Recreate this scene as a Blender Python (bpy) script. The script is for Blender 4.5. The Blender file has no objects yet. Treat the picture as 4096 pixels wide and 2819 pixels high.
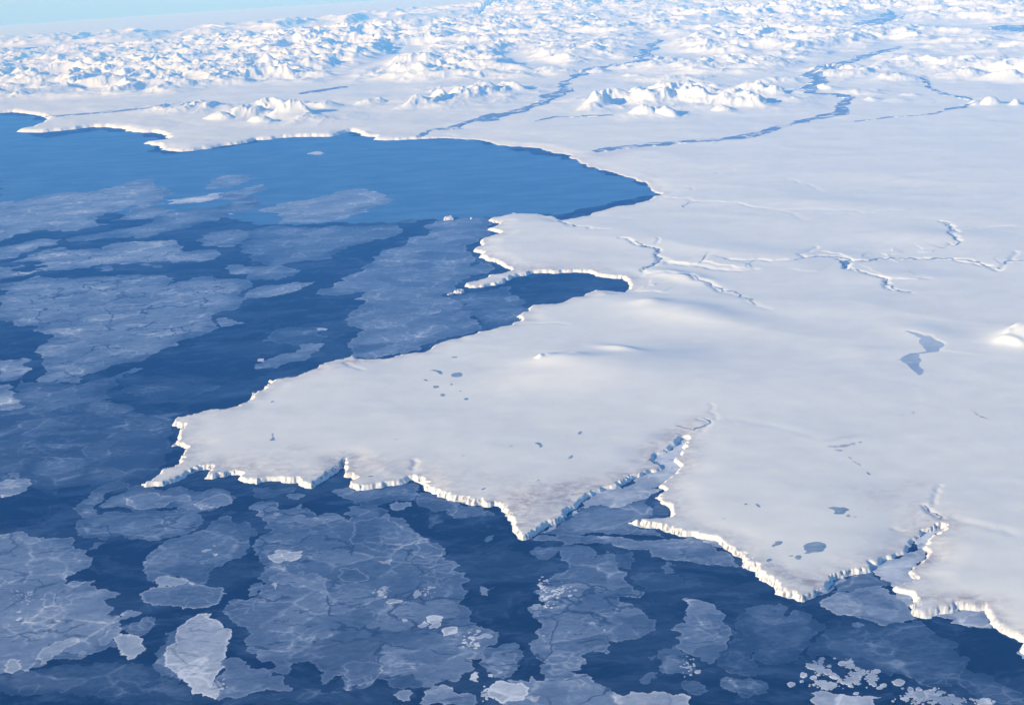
import bpy, math, random
import numpy as np
from mathutils import Matrix, Vector
from mathutils.geometry import delaunay_2d_cdt

# ------------------------------------------------------------------ camera, sky, sun, exposure
scene = bpy.context.scene
RE = 6371000.0          # the ground and the sea curve with the earth
HC = 10000.0            # flying height in metres
W, H, F = 4096.0, 2819.0, 5627.0
ROLL = math.atan(0.055)
PITCH = math.atan((1409.5 + 368.0) * math.cos(ROLL) / F)
cr, sr, cp, sp = math.cos(ROLL), math.sin(ROLL), math.cos(PITCH), math.sin(PITCH)
FW = np.array([0, cp, -sp]); UP0 = np.array([0, sp, cp]); R0 = np.array([1.0, 0, 0])
RT = cr * R0 - sr * UP0
UP = sr * R0 + cr * UP0
cam_d = bpy.data.cameras.new('camera'); cam = bpy.data.objects.new('camera', cam_d)
scene.collection.objects.link(cam)
cam_d.sensor_width = 36.0; cam_d.lens = 36.0 * F / W
cam_d.clip_start = 10.0; cam_d.clip_end = 2.0e6
m = Matrix.Identity(4)
for i in range(3):
    m[i][0] = RT[i]; m[i][1] = UP[i]; m[i][2] = -FW[i]
m[2][3] = HC
cam.matrix_world = m
scene.camera = cam

SUN_EL = math.radians(19.0)
SUN_DIR = Vector((-0.88, -0.475, 0)).normalized()          # horizontal direction towards the sun
world = bpy.data.worlds.new('World'); scene.world = world; world.use_nodes = True
wn = world.node_tree.nodes; wl = world.node_tree.links
bg = wn['Background']; sky = wn.new('ShaderNodeTexSky'); sky.sky_type = 'NISHITA'
sky.sun_disc = False; sky.sun_elevation = SUN_EL
sky.sun_rotation = math.atan2(SUN_DIR.x, SUN_DIR.y)
sky.altitude = 0.0; sky.air_density = 1.0; sky.dust_density = 0.0; sky.ozone_density = 3.0
tint = wn.new('ShaderNodeMix'); tint.data_type = 'RGBA'; tint.blend_type = 'MULTIPLY'; tint.inputs[0].default_value = 1.0
tint.inputs[7].default_value = (0.54, 0.75, 1.04, 1)          # the deep blue of clear arctic air
wl.new(sky.outputs[0], tint.inputs[6]); wl.new(tint.outputs[2], bg.inputs[0]); bg.inputs[1].default_value = 0.095
sun_d = bpy.data.lights.new('sun', 'SUN'); sun_d.energy = 4.0; sun_d.angle = math.radians(0.5)
sun_d.color = (1.0, 0.945, 0.84)
sun = bpy.data.objects.new('sun', sun_d); scene.collection.objects.link(sun)
sd = Vector((SUN_DIR.x * math.cos(SUN_EL), SUN_DIR.y * math.cos(SUN_EL), math.sin(SUN_EL)))
sun.rotation_euler = sd.to_track_quat('Z', 'Y').to_euler()
scene.view_settings.view_transform = 'Standard'; scene.view_settings.look = 'None'
scene.view_settings.exposure = 0.60; scene.view_settings.gamma = 1.0
scene.cycles.use_denoising = True
scene.cycles.volume_bounces = 3
scene.cycles.max_bounces = 6
scene.render.engine = 'CYCLES'

# ------------------------------------------------------------------ geometry helpers
def drop(x, y):                      # earth curvature below the camera foot
    return -(x * x + y * y) / (2 * RE)

def unproject(u, v, z=0.0):
    """point at height z above the curved sea that the photo shows at source pixel u, v"""
    u = np.asarray(u, float); v = np.asarray(v, float); z = np.zeros_like(u) + z
    dx = (u - W / 2) / F; dy = (H / 2 - v) / F
    d = FW[None] + dx.ravel()[:, None] * RT[None] + dy.ravel()[:, None] * UP[None]
    # HC + s*dz = z - s^2*h/(2R)
    h = d[:, 0] ** 2 + d[:, 1] ** 2; a = h / (2 * RE); b = d[:, 2]; c = HC - z.ravel()
    disc = np.maximum(b * b - 4 * a * c, 0)
    s = (-b - np.sqrt(disc)) / (2 * a)
    return np.stack([d[:, 0] * s, d[:, 1] * s], 1)

def project(x, y, z):
    """source pixel of a world point, z measured above the curved sea"""
    zz = z + drop(x, y) - HC
    cx = x * RT[0] + y * RT[1] + zz * RT[2]
    cy = x * UP[0] + y * UP[1] + zz * UP[2]
    cz = x * FW[0] + y * FW[1] + zz * FW[2]
    return W / 2 + F * cx / cz, H / 2 - F * cy / cz

K = 1024.0 / 2319.0
def px(c, r, s):                     # "x,y x,y" measured in an enlarged tile of the photo -> source pixels
    a = np.array([[float(q) for q in p.split(',')] for p in s.split()])
    return np.stack([a[:, 0] * K + 1024 * c, a[:, 1] * K + 704 * r], 1)

def smooth(a, b, x):
    t = np.clip((x - a) / (b - a), 0, 1)
    return t * t * (3 - 2 * t)

def hash2(ix, iy, seed):
    h = (ix.astype(np.int64) * 374761393 + iy.astype(np.int64) * 668265263 + seed * 974634777) & 0xffffffff
    h = ((h ^ (h >> 13)) * 1274126177) & 0xffffffff
    return (h ^ (h >> 16)) & 0xffff

_ang = np.arange(65536) / 65536.0 * 2 * np.pi
_gx = np.cos(_ang).astype(np.float32); _gy = np.sin(_ang).astype(np.float32)
def perlin(x, y, seed=0):
    xi = np.floor(x); yi = np.floor(y)
    fx = (x - xi).astype(np.float32); fy = (y - yi).astype(np.float32)
    xi = xi.astype(np.int64); yi = yi.astype(np.int64)
    u = fx * fx * fx * (fx * (fx * 6 - 15) + 10); v = fy * fy * fy * (fy * (fy * 6 - 15) + 10)
    def g(a, b):
        h = hash2(xi + a, yi + b, seed)
        return _gx[h] * (fx - a) + _gy[h] * (fy - b)
    n0 = g(0, 0) * (1 - u) + g(1, 0) * u
    n1 = g(0, 1) * (1 - u) + g(1, 1) * u
    return (n0 * (1 - v) + n1 * v) * 1.42

def fbm(x, y, octv=4, seed=0, gain=0.5):
    s = 0; a = 1.0
    for o in range(octv):
        s = s + a * perlin(x, y, seed + o * 7); x = x * 2.03 + 11.3; y = y * 2.03 - 7.1; a *= gain
    return s

def ridged(x, y, octv=6, seed=0, gain=0.5, off=1.0):
    s = 0; a = 0.5; w = 1.0
    for o in range(octv):
        n = off - np.abs(perlin(x, y, seed + o * 5)) * 1.25
        n = np.clip(n, 0, 1); n = n * n * w
        s = s + a * n; w = np.clip(n * 1.9, 0, 1)
        x = x * 2.08 + 3.1; y = y * 2.08 + 5.7; a *= gain
    return s

rng = np.random.default_rng(7)
def rough(P, amp=0.12, res=0.0012, closed=True, rg=None, minres=14.0):
    """break every side of a world polygon into natural zigzags down to about a render pixel"""
    rg = rg or rng
    n = len(P); out = []
    def rec(a, b):
        L = math.hypot(b[0] - a[0], b[1] - a[1])
        if L < max(res * (abs(a[1]) + 2000), minres):
            out.append(a); return
        t = rg.uniform(0.4, 0.6); k = rg.normal() * amp * L
        q = min(0.3 * L, 0.0045 * (abs(a[1]) + 2000)); k = max(-q, min(q, k))
        mx = a[0] + (b[0] - a[0]) * t - (b[1] - a[1]) / L * k
        my = a[1] + (b[1] - a[1]) * t + (b[0] - a[0]) / L * k
        rec(a, (mx, my)); rec((mx, my), b)
    for i in range(n if closed else n - 1):
        rec(tuple(P[i]), tuple(P[(i + 1) % n]))
    if not closed: out.append(tuple(P[-1]))
    return np.array(out)

def inside(poly, x, y):
    r = np.zeros(x.shape, bool)
    x0, y0 = poly[:, 0], poly[:, 1]; x1, y1 = np.roll(x0, -1), np.roll(y0, -1)
    for a, b, c, d in zip(x0, y0, x1, y1):
        if b == d: continue
        k = (b > y) != (d > y)
        r ^= k & (x < (c - a) * (y - b) / (d - b) + a)
    return r

def seg_dist(poly, x, y, closed=True):
    best = np.full(x.shape, 1e18)
    n = len(poly)
    for i in range(n if closed else n - 1):
        ax, ay = poly[i]; bx, by = poly[(i + 1) % n]
        dx, dy = bx - ax, by - ay; L2 = dx * dx + dy * dy + 1e-9
        t = np.clip(((x - ax) * dx + (y - ay) * dy) / L2, 0, 1)
        best = np.minimum(best, (x - ax - t * dx) ** 2 + (y - ay - t * dy) ** 2)
    return np.sqrt(best)

def link(o): scene.collection.objects.link(o); return o
def new_mesh(name, co, tris=None, faces=None, mat=None, smooth_shade=True, attrs=None):
    me = bpy.data.meshes.new(name)
    co = np.ascontiguousarray(co, dtype=np.float32)
    me.vertices.add(len(co)); me.vertices.foreach_set('co', co.ravel())
    f = np.ascontiguousarray(faces, dtype=np.int32); k = f.shape[1]; n = len(f)
    me.loops.add(n * k); me.loops.foreach_set('vertex_index', f.ravel())
    me.polygons.add(n)
    me.polygons.foreach_set('loop_start', np.arange(0, n * k, k, dtype=np.int32))
    me.polygons.foreach_set('loop_total', np.full(n, k, dtype=np.int32))
    me.polygons.foreach_set('use_smooth', np.full(n, smooth_shade, dtype=bool))
    for an, av in (attrs or {}).items():
        at = me.attributes.new(an, 'FLOAT', 'POINT'); at.data.foreach_set('value', np.asarray(av, np.float32))
    me.update(calc_edges=True)
    if mat: me.materials.append(mat)
    return link(bpy.data.objects.new(name, me))

def tag(o, label=None, cat=None, group=None, kind=None):
    if label: o['label'] = label
    if cat: o['category'] = cat
    if group: o['group'] = group
    if kind: o['kind'] = kind
    return o

# ------------------------------------------------------------------ materials
class NT:
    def __init__(s, name):
        s.m = bpy.data.materials.new(name); s.m.use_nodes = True
        s.n = s.m.node_tree.nodes; s.l = s.m.node_tree.links
        s.b = s.n['Principled BSDF']
    def node(s, t, **kw):
        n = s.n.new(t)
        for k, v in kw.items(): setattr(n, k, v)
        return n
    def put(s, sock, v):
        if hasattr(v, 'is_output'): s.l.new(v, sock)
        elif isinstance(v, (tuple, list)) and len(v) == 3 and sock.type == 'RGBA': sock.default_value = (*v, 1)
        else: sock.default_value = v
    def math(s, op, a, b=0.0, clamp=False):
        n = s.node('ShaderNodeMath', operation=op, use_clamp=clamp)
        s.put(n.inputs[0], a); s.put(n.inputs[1], b); return n.outputs[0]
    def mix(s, f, a, b):
        n = s.node('ShaderNodeMix', data_type='RGBA'); n.clamp_factor = True
        s.put(n.inputs[0], f); s.put(n.inputs[6], a); s.put(n.inputs[7], b); return n.outputs[2]
    def step(s, x, a, b):
        n = s.node('ShaderNodeMapRange', interpolation_type='SMOOTHSTEP')
        s.put(n.inputs[0], x); n.inputs[1].default_value = a; n.inputs[2].default_value = b
        n.inputs[3].default_value = 0; n.inputs[4].default_value = 1; return n.outputs[0]
    def pos(s, scale=(1, 1, 1), warp=0, wscale=0.001):
        g = s.node('ShaderNodeNewGeometry').outputs['Position']
        if warp:
            nz = s.noise(g, wscale, 4, out=1)
            sub = s.node('ShaderNodeVectorMath', operation='SUBTRACT'); s.l.new(nz, sub.inputs[0]); sub.inputs[1].default_value = (.5, .5, .5)
            sc = s.node('ShaderNodeVectorMath', operation='SCALE'); s.l.new(sub.outputs[0], sc.inputs[0]); sc.inputs['Scale'].default_value = warp
            ad = s.node('ShaderNodeVectorMath', operation='ADD'); s.l.new(g, ad.inputs[0]); s.l.new(sc.outputs[0], ad.inputs[1]); g = ad.outputs[0]
        mp = s.node('ShaderNodeVectorMath', operation='MULTIPLY'); s.l.new(g, mp.inputs[0]); mp.inputs[1].default_value = scale
        return mp.outputs[0]
    def noise(s, vec, scale, det=4, rough=0.55, out=0, dist=0.0):
        n = s.node('ShaderNodeTexNoise'); s.l.new(vec, n.inputs['Vector']); n.inputs['Scale'].default_value = scale
        n.inputs['Detail'].default_value = det; n.inputs['Roughness'].default_value = rough; n.inputs['Distortion'].default_value = dist
        return n.outputs[out]
    def voro(s, vec, scale, feature='DISTANCE_TO_EDGE', out='Distance'):
        n = s.node('ShaderNodeTexVoronoi', feature=feature); s.l.new(vec, n.inputs['Vector']); n.inputs['Scale'].default_value = scale
        return n.outputs[out]
    def attr(s, name):
        return s.node('ShaderNodeAttribute', attribute_name=name).outputs['Fac']
    def end(s, col, rough=0.9, spec=0.2, bump=None, bs=0.3, bd=10):
        s.put(s.b.inputs['Base Color'], col); s.put(s.b.inputs['Roughness'], rough)
        s.b.inputs['Specular IOR Level'].default_value = spec
        if bump is not None:
            b = s.node('ShaderNodeBump'); b.inputs['Strength'].default_value = bs; b.inputs['Distance'].default_value = bd
            s.l.new(bump, b.inputs['Height']); s.l.new(b.outputs[0], s.b.inputs['Normal'])
        return s.m

def mat_snow():
    t = NT('snow')
    bare = t.attr('bare'); rock = t.attr('rock')
    n1 = t.noise(t.pos((1, 1.4, 1), 500, 0.002), 0.005, 7, 0.7)
    n2 = t.noise(t.pos((1, 1.5, 1), 900, 0.0006), 0.0012, 6, 0.62)
    f = t.math('MULTIPLY', bare, t.step(n1, 0.28, 0.72), True)
    c = t.mix(t.step(n2, 0.3, 0.7), (0.775, 0.765, 0.72), (0.83, 0.82, 0.765))
    c = t.mix(f, c, (0.42, 0.355, 0.335))
    sp = t.noise(t.pos((1, 1.8, 1)), 0.02, 4, 0.7)
    c = t.mix(t.math('MULTIPLY', t.math('MULTIPLY', t.step(sp, 0.60, 0.66), t.step(n1, 0.45, 0.6)), t.math('ADD', 0.12, bare), True), c, (0.22, 0.19, 0.18))
    c = t.mix(rock, c, (0.16, 0.14, 0.14))
    b = t.noise(t.pos((1, 1.6, 1), 300, 0.002), 0.010, 6, 0.6)
    return t.end(c, 0.85, 0.1, b, 0.16, 12)

def mat_sea():
    t = NT('sea_water')
    n = t.noise(t.pos((1, 2.6, 1), 6000, 0.00010), 0.00030, 9, 0.66)
    n2 = t.noise(t.pos((1, 2.0, 1), 2500, 0.0004), 0.0011, 8, 0.68)
    n3 = t.noise(t.pos((0.8, 4.0, 1), 900, 0.0010), 0.0016, 6, 0.65)
    w = t.pos((1, 2.0, 1), 2200, 0.0005)
    veins = t.math('SUBTRACT', 1.0, t.step(t.voro(w, 0.00075), 0.006, 0.05))
    skim = t.math('ADD', t.math('MULTIPLY', t.step(n, 0.47, 0.56), 0.55), t.math('MULTIPLY', t.step(n2, 0.50, 0.60), 0.45))
    f = t.math('MULTIPLY', skim, t.math('ADD', 0.45, t.math('MULTIPLY', t.step(n3, 0.35, 0.65), 0.55)), True)
    f = t.math('ADD', f, t.math('MULTIPLY', t.math('MULTIPLY', veins, t.step(n2, 0.45, 0.6)), 0.35), True)
    c = t.mix(f, (0.0015, 0.005, 0.020), (0.042, 0.072, 0.132))
    return t.end(c, 0.6, 0.0)

def mat_ice():
    t = NT('sea_ice')
    tone = t.attr('tone'); edge = t.attr('edge'); rim = t.attr('rim')
    w = t.pos((1, 1.3, 1), 700, 0.0011)
    cell = t.node('ShaderNodeSeparateColor'); t.l.new(t.voro(w, 0.0011, 'F1', 'Color'), cell.inputs[0])
    net = t.voro(w, 0.0011)
    w2 = t.pos((1, 1.6, 1), 260, 0.004)
    net2 = t.voro(w2, 0.0038)
    big = t.noise(t.pos((1, 1.8, 1), 800, 0.0007), 0.0007, 6, 0.6)
    fine = t.noise(t.pos((1, 1.7, 1), 200, 0.004), 0.006, 6, 0.68)
    # tone in steps: 1 skim ice ... 5 snow-covered ice
    v = t.math('ADD', tone, t.math('MULTIPLY', t.math('SUBTRACT', cell.outputs[0], 0.5), 0.8))
    v = t.math('ADD', v, t.math('MULTIPLY', t.math('SUBTRACT', big, 0.5), 2.0))
    v = t.math('ADD', v, t.math('MULTIPLY', t.math('SUBTRACT', fine, 0.5), 2.2))
    lines = t.math('MULTIPLY', t.math('SUBTRACT', 1.0, t.step(net, 0.012, 0.06)), t.step(big, 0.42, 0.62))
    lines2 = t.math('MULTIPLY', t.math('SUBTRACT', 1.0, t.step(net2, 0.02, 0.11)), t.step(t.noise(t.pos(), 0.0009, 3), 0.5, 0.62))
    v = t.math('ADD', v, t.math('MULTIPLY', lines, 0.9))
    v = t.math('ADD', v, t.math('MULTIPLY', lines2, 0.85))
    e = t.math('SUBTRACT', 1.0, t.step(t.math('ADD', edge, t.math('MULTIPLY', t.math('SUBTRACT', fine, 0.5), 2.4)), 0.25, 1.15))
    v = t.math('ADD', v, t.math('MULTIPLY', e, rim))
    feather = t.math('SUBTRACT', 1.0, t.step(t.math('ADD', edge, t.math('MULTIPLY', t.math('SUBTRACT', big, 0.5), 9.0)), 0.2, 4.5))
    v = t.math('SUBTRACT', v, t.math('MULTIPLY', t.math('MULTIPLY', feather, t.step(rim, 0.62, 0.40)), 0.65))
    ramp = t.node('ShaderNodeValToRGB'); ramp.color_ramp.interpolation = 'LINEAR'
    stops = [(0.0, (0.006, 0.016, 0.045)), (0.2, (0.022, 0.042, 0.085)), (0.4, (0.085, 0.125, 0.20)),
             (0.6, (0.19, 0.245, 0.34)), (0.8, (0.40, 0.44, 0.51)), (1.0, (0.68, 0.71, 0.76))]
    el = ramp.color_ramp.elements
    el[0].position = 0; el[0].color = (*stops[0][1], 1); el[1].position = 1; el[1].color = (*stops[-1][1], 1)
    for p_, c_ in stops[1:-1]:
        x = el.new(p_); x.color = (*c_, 1)
    t.l.new(t.math('DIVIDE', v, 5.0, True), ramp.inputs[0])
    # leads: narrow cracks and slots that open to dark water
    crack = t.math('MULTIPLY', t.math('SUBTRACT', 1.0, t.step(t.voro(t.pos((1, 1.2, 1), 1500, 0.0009), 0.0006), 0.008, 0.022)),
                   t.step(t.noise(t.pos((1, 1, 1)), 0.0007, 3), 0.44, 0.50))
    slot = t.step(t.noise(t.pos((1, 3.0, 1), 500, 0.0015), 0.0017, 7, 0.66), 0.60, 0.625)
    hole = t.math('MAXIMUM', crack, slot)
    hole = t.math('MULTIPLY', hole, t.attr('broken'))
    frag = t.noise(t.pos((1, 1.4, 1), 150, 0.006), 0.0075, 6, 0.7)
    rag = t.math('SUBTRACT', 1.0, t.step(t.math('ADD', edge, t.math('MULTIPLY', t.math('SUBTRACT', frag, 0.5), 3.2)), -0.15, 0.0))
    hole = t.math('MAXIMUM', hole, t.math('MULTIPLY', rag, t.step(tone, 3.6, 2.9)))
    c = t.mix(hole, ramp.outputs[0], (0.010, 0.025, 0.065))
    return t.end(c, 0.7, 0.2)

def mat_plain(name, a, b, scale, rough=0.7, spec=0.3, st=(1, 2, 1), lo=0.35, hi=0.65):
    t = NT(name)
    n = t.noise(t.pos(st, 300, 0.002), scale, 6, 0.65)
    return t.end(t.mix(t.step(n, lo, hi), a, b), rough, spec)

M_SNOW, M_SEA, M_ICE = mat_snow(), mat_sea(), mat_ice()
M_LAKE = mat_plain('lake_ice', (0.17, 0.24, 0.33), (0.30, 0.37, 0.45), 0.004)
M_PALE = mat_plain('wind_swept_lake_ice', (0.30, 0.37, 0.47), (0.46, 0.51, 0.58), 0.0012)
M_RIVER = mat_plain('river_ice', (0.13, 0.19, 0.31), (0.72, 0.73, 0.74), 0.0016, st=(1, 1.0, 1), lo=0.51, hi=0.60)
M_VEIL = mat_plain('thin_smooth_ice', (0.045, 0.128, 0.26), (0.078, 0.180, 0.335), 0.0005, 0.6, 0.0, (1, 3, 1))
M_BARE = mat_plain('wind_scoured_ground', (0.34, 0.31, 0.33), (0.66, 0.66, 0.68), 0.006)
M_ROCK = mat_plain('snowy_rock', (0.30, 0.26, 0.24), (0.82, 0.82, 0.82), 0.01)
# ------------------------------------------------------------------ coast: the waterline, traced (flagged heights = only the cliff top shows)
COAST = [
 (0,0,0,"-900,1060 -500,1050 -200,1035 0,1028 60,1022 130,1022 200,1028 260,1035 330,1045 370,1062 420,1078 440,1085 415,1105"),
 (0,0,60,"380,1125 300,1146 290,1158 200,1170 145,1186"),
 (0,0,0,"210,1202 330,1203 380,1204 450,1195 560,1187 680,1174 780,1160 850,1152 950,1152 1000,1158 1080,1165 1130,1188 1200,1200 1300,1206 1380,1202 1440,1213 1480,1228 1490,1248 1525,1266"),
 (0,0,60,"1480,1270 1400,1278 1300,1292"),
 (0,0,0,"1305,1308 1380,1320 1450,1330 1480,1345 1455,1358 1560,1370 1640,1377 1700,1372 1760,1367 1860,1354 1950,1337 2040,1320 2150,1310 2250,1292 2319,1270"),
 (1,0,0,"60,1272 150,1264 200,1254 300,1247 400,1244 500,1240 600,1242 680,1240 740,1227 790,1210 860,1192 910,1207 950,1232 1020,1242 1080,1254 1110,1272 1200,1274 1300,1272 1400,1264 1500,1260 1600,1257 1700,1254 1800,1260 1900,1268 1960,1265 2050,1276 2140,1302 2200,1320 2319,1332"),
 (2,0,0,"120,1337 220,1342 300,1362 360,1385 450,1395 520,1428 600,1464 680,1492 760,1517 850,1547 950,1577 1010,1596"),
 (2,1,0,"1080,20 1150,52 1220,97 1270,142 1300,184"),
 (2,1,45,"1270,200 1180,235 1090,262 1000,270 930,273 870,298 770,320 700,355 640,362 560,380 480,393 450,402 425,388 380,360 260,348 100,343 0,336"),
 (1,1,90,"2200,358"),
 (1,1,0,"2160,385 2105,404 2150,427 2200,450 2160,467 2090,490 2150,502 2200,517 2205,540 2140,562 2085,572 2030,602 2040,627 2060,632 2010,657 1970,687 2040,707 2060,717 2008,740 2080,754 2150,777 2200,802 2250,832 2310,858"),
 (1,1,60,"2250,878 2120,890 2080,920 2000,945 1940,955"),
 (1,1,0,"1895,987 1920,1017 2000,1014 2080,1002 2200,982 2319,932"),
 (2,1,0,"100,907 200,882 350,884 450,877 550,874 650,877 720,887 790,917 850,922 950,932 1010,932 1040,955 1060,1000 1060,1025"),
 (2,1,70,"1030,1040 900,1030 820,1028 750,1028 705,1045 640,1082 530,1098 480,1128 400,1153 300,1160 220,1166"),
 (2,1,0,"195,1182 140,1204 150,1227 90,1254 30,1274 60,1302 90,1327 50,1334"),
 (2,1,90,"0,1338"),
 (1,1,90,"2220,1350 2160,1373 2060,1393"),
 (1,1,40,"2010,1412"),
 (1,1,90,"1960,1428 1860,1446 1780,1460 1660,1498 1610,1518"),
 (1,1,0,"1570,1537 1600,1556"),
 (1,1,90,"1540,1573 1480,1592"),
 (1,2,90,"1310,8 1240,33 1190,55 1120,52 1000,60 930,56 900,30 880,22 840,33 780,53 700,66 620,93 540,133 460,170 380,203 300,216 200,233 165,243"),
 (1,2,0,"112,267 150,292 92,317"),
 (1,2,80,"60,328 30,340 5,350"),
 (0,2,0,"2285,372 2300,398"),
 (0,2,90,"2270,420 2220,446 2160,486 2040,510 1960,500 1900,503 1850,515 1810,535"),
 (0,2,0,"1790,577 1730,592 1640,610 1600,607 1575,642 1560,667 1610,687 1650,692 1630,732 1600,772 1610,812 1550,857 1640,857 1700,877 1680,902 1660,952"),
 (0,2,70,"1600,1000 1570,1030 1500,1033 1450,1070 1400,1115 1350,1158"),
 (0,2,0,"1275,1197 1320,1227 1400,1217 1480,1212 1560,1187 1620,1167 1680,1137 1690,1112 1740,1102 1800,1077 1870,1062 1900,1077 1880,1112 1850,1147 1920,1152 1980,1132 2030,1132 2080,1112 2150,1112 2200,1127 2195,1172 2250,1182 2319,1200"),
 (1,2,0,"60,1177 150,1167 220,1167 300,1192 370,1182 400,1212 440,1232 490,1237 540,1207 600,1177 660,1132 740,1087 790,1052 795,1010 805,1060 795,1117 850,1137 890,1162 850,1202 840,1217 880,1237 910,1262 960,1252 1040,1242 1120,1232 1200,1212 1280,1207 1340,1197 1370,1187 1385,1162 1420,1157 1480,1187 1520,1217 1560,1262 1600,1287 1640,1287 1700,1322 1760,1347 1830,1357 1900,1367 1950,1392 2000,1387 2060,1402 2100,1407 2150,1392 2200,1397 2220,1442 2260,1492 2319,1545"),
 (2,3,0,"50,75 95,112 150,100 200,75 240,45"),
 (2,2,0,"300,1592 330,1574 400,1567 450,1534 490,1512 490,1472 530,1442 580,1417 620,1372 650,1342 700,1312 780,1282 830,1252 900,1242 1000,1232 1030,1192 1080,1157 1180,1127 1210,1112 1260,1092 1340,1077 1380,1052 1330,1012 1290,972 1300,932 1370,927 1430,902 1480,862 1510,822 1520,792 1560,780 1580,795 1560,832 1540,872 1575,887 1520,922 1490,962 1458,997 1500,1022 1520,1057 1490,1082 1470,1112 1420,1152 1370,1192 1330,1217 1370,1242 1395,1260 1350,1287 1285,1322 1340,1352 1390,1392 1430,1432 1440,1472 1450,1497"),
 (2,2,50,"1350,1496 1200,1500 1130,1515"),
 (2,2,0,"1040,1547 1100,1572 1180,1590"),
 (2,3,0,"1270,2 1350,14 1430,37 1490,62 1560,77 1620,75 1700,97 1780,107 1860,122 1910,172 1950,202 2000,242 2060,262 2090,302 2110,332 2090,362 2150,382 2210,402 2220,442 2270,482 2319,502"),
 (3,3,0,"60,592 120,612 190,637 240,637 270,662 310,670 350,652 430,622 460,602 550,562 570,522 590,472 640,462 690,467 740,432 800,417 850,417 940,402 940,387 920,352 1000,347 1020,332 1050,297 1110,287 1150,262 1230,242 1260,212 1300,162 1340,112 1365,87 1400,62 1440,45 1540,15"),
 (3,3,0,"1580,12 1560,30 1520,52 1480,82 1450,122 1400,172 1400,202 1430,252 1410,292 1370,322 1310,352 1290,382 1255,397 1280,442 1320,477 1250,492 1215,517 1180,527 1130,534 1130,562 1180,592 1240,602 1300,622 1320,682 1275,707 1300,747 1300,782 1340,802 1400,817 1480,822 1490,797 1550,782 1620,777 1680,782 1720,747 1780,747 1850,752 1910,757 1965,747 1980,792 2000,862 2040,902 2110,952 2200,992 2280,1032 2319,1042 2450,1130 2600,1260 2900,1420 3300,1600"),
]
cp_, cz_ = [], []
for c, r, z, s in COAST:
    p = px(c, r, s); cp_.append(p); cz_ += [z] * len(p)
cp_ = np.concatenate(cp_)
CW = unproject(cp_[:, 0], cp_[:, 1], np.array(cz_))
CO = rough(CW, 0.13, 0.0008, closed=False, rg=np.random.default_rng(3))
far = np.array([[40000, 9000], [420000, 9000], [420000, 520000], [-420000, 520000], [-420000, CO[0][1] - 4000], [-60000 - 30000, CO[0][1] - 2000]])
LANDP = np.concatenate([CO, far])

# ------------------------------------------------------------------ terrain grid, finer near the camera
ys = [12500.0]
while ys[-1] < 400000:
    y = ys[-1]
    ys.append(y + (60 if y < 18500 else 24 if y < 33000 else max(24, .0022 * (y - 33000) + 24) if y < 60000 else .0019 * y if y < 210000 else .004 * y))
ys = np.array(ys)
core = np.arange(-0.47, 0.4701, 0.00064)
side = 0.47 + np.cumsum(np.geomspace(0.001, 0.03, 42))
ts = np.concatenate([-side[::-1], core, side])
NY, NT_ = len(ys), len(ts)
X = ts[None] * ys[:, None]; Y = np.repeat(ys[:, None], NT_, 1)
U, V = project(X, Y, np.zeros_like(X))

def fill(poly):
    a = poly; b = np.roll(poly, -1, 0)
    T = np.zeros((NY, NT_ + 1), np.int32)
    for (x0, y0), (x1, y1) in zip(a, b):
        lo, hi = (y0, y1) if y0 < y1 else (y1, y0)
        i0 = np.searchsorted(ys, lo, 'right'); i1 = np.searchsorted(ys, hi, 'right')
        if i1 <= i0: continue
        yy = ys[i0:i1]; xx = x0 + (x1 - x0) * (yy - y0) / (y1 - y0)
        ci = np.searchsorted(ts, xx / yy)
        np.add.at(T, (np.arange(i0, i1), ci), 1)
    return (np.cumsum(T, 1)[:, :NT_] % 2) == 1

def window(x0, y0, x1, y1, R):
    lo, hi = min(y0, y1) - R, max(y0, y1) + R
    i0, i1 = np.searchsorted(ys, lo), np.searchsorted(ys, hi)
    if i1 <= i0: return None
    yb = max(lo, ys[0]); xa, xb = min(x0, x1) - R, max(x0, x1) + R
    ta = min(xa / yb, xa / max(hi, 1)); tb = max(xb / yb, xb / max(hi, 1))
    j0, j1 = np.searchsorted(ts, ta), np.searchsorted(ts, tb)
    if j1 <= j0: return None
    return slice(i0, i1), slice(j0, j1)

def line_dist(P, R, closed=False, Rfun=None, param=False):
    """distance of every grid point to a world polyline, up to R (and how far along the line)"""
    D = np.full((NY, NT_), np.float32(9e9)); Q = np.zeros((NY, NT_), np.float32) if param else None
    S = np.zeros((NY, NT_), np.float32) if param else None
    n = len(P); cum = 0; tot = sum(math.hypot(*(P[i + 1] - P[i])) for i in range(n - 1)) + 1e-9
    for i in range(n if closed else n - 1):
        ax, ay = P[i]; bx, by = P[(i + 1) % n]
        r = Rfun(ay) if Rfun else R
        w = window(ax, ay, bx, by, r)
        dx, dy = bx - ax, by - ay; L = math.hypot(dx, dy) + 1e-9
        if w is not None:
            x, y = X[w] - ax, Y[w] - ay
            t = np.clip((x * dx + y * dy) / (L * L), 0, 1)
            d = np.hypot(x - t * dx, y - t * dy).astype(np.float32)
            k = d < D[w]
            if param:
                Q[w] = np.where(k, (cum + t * L) / tot, Q[w])
                S[w] = np.where(k, np.where(x * dy - y * dx > 0, 1, -1), S[w])   # +1 = right of the line
            D[w] = np.minimum(D[w], d)
        cum += L
    return (D, Q, S) if param else D

LAND = fill(LANDP)
Rf = lambda y: 700 + max(0, (y - 30000)) * 0.045
D = line_dist(CO, 700, Rfun=Rf)
SD = np.where(LAND, D, -D)                       # signed distance to the waterline
DYC = np.gradient(ys)[:, None] + 0 * X

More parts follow.
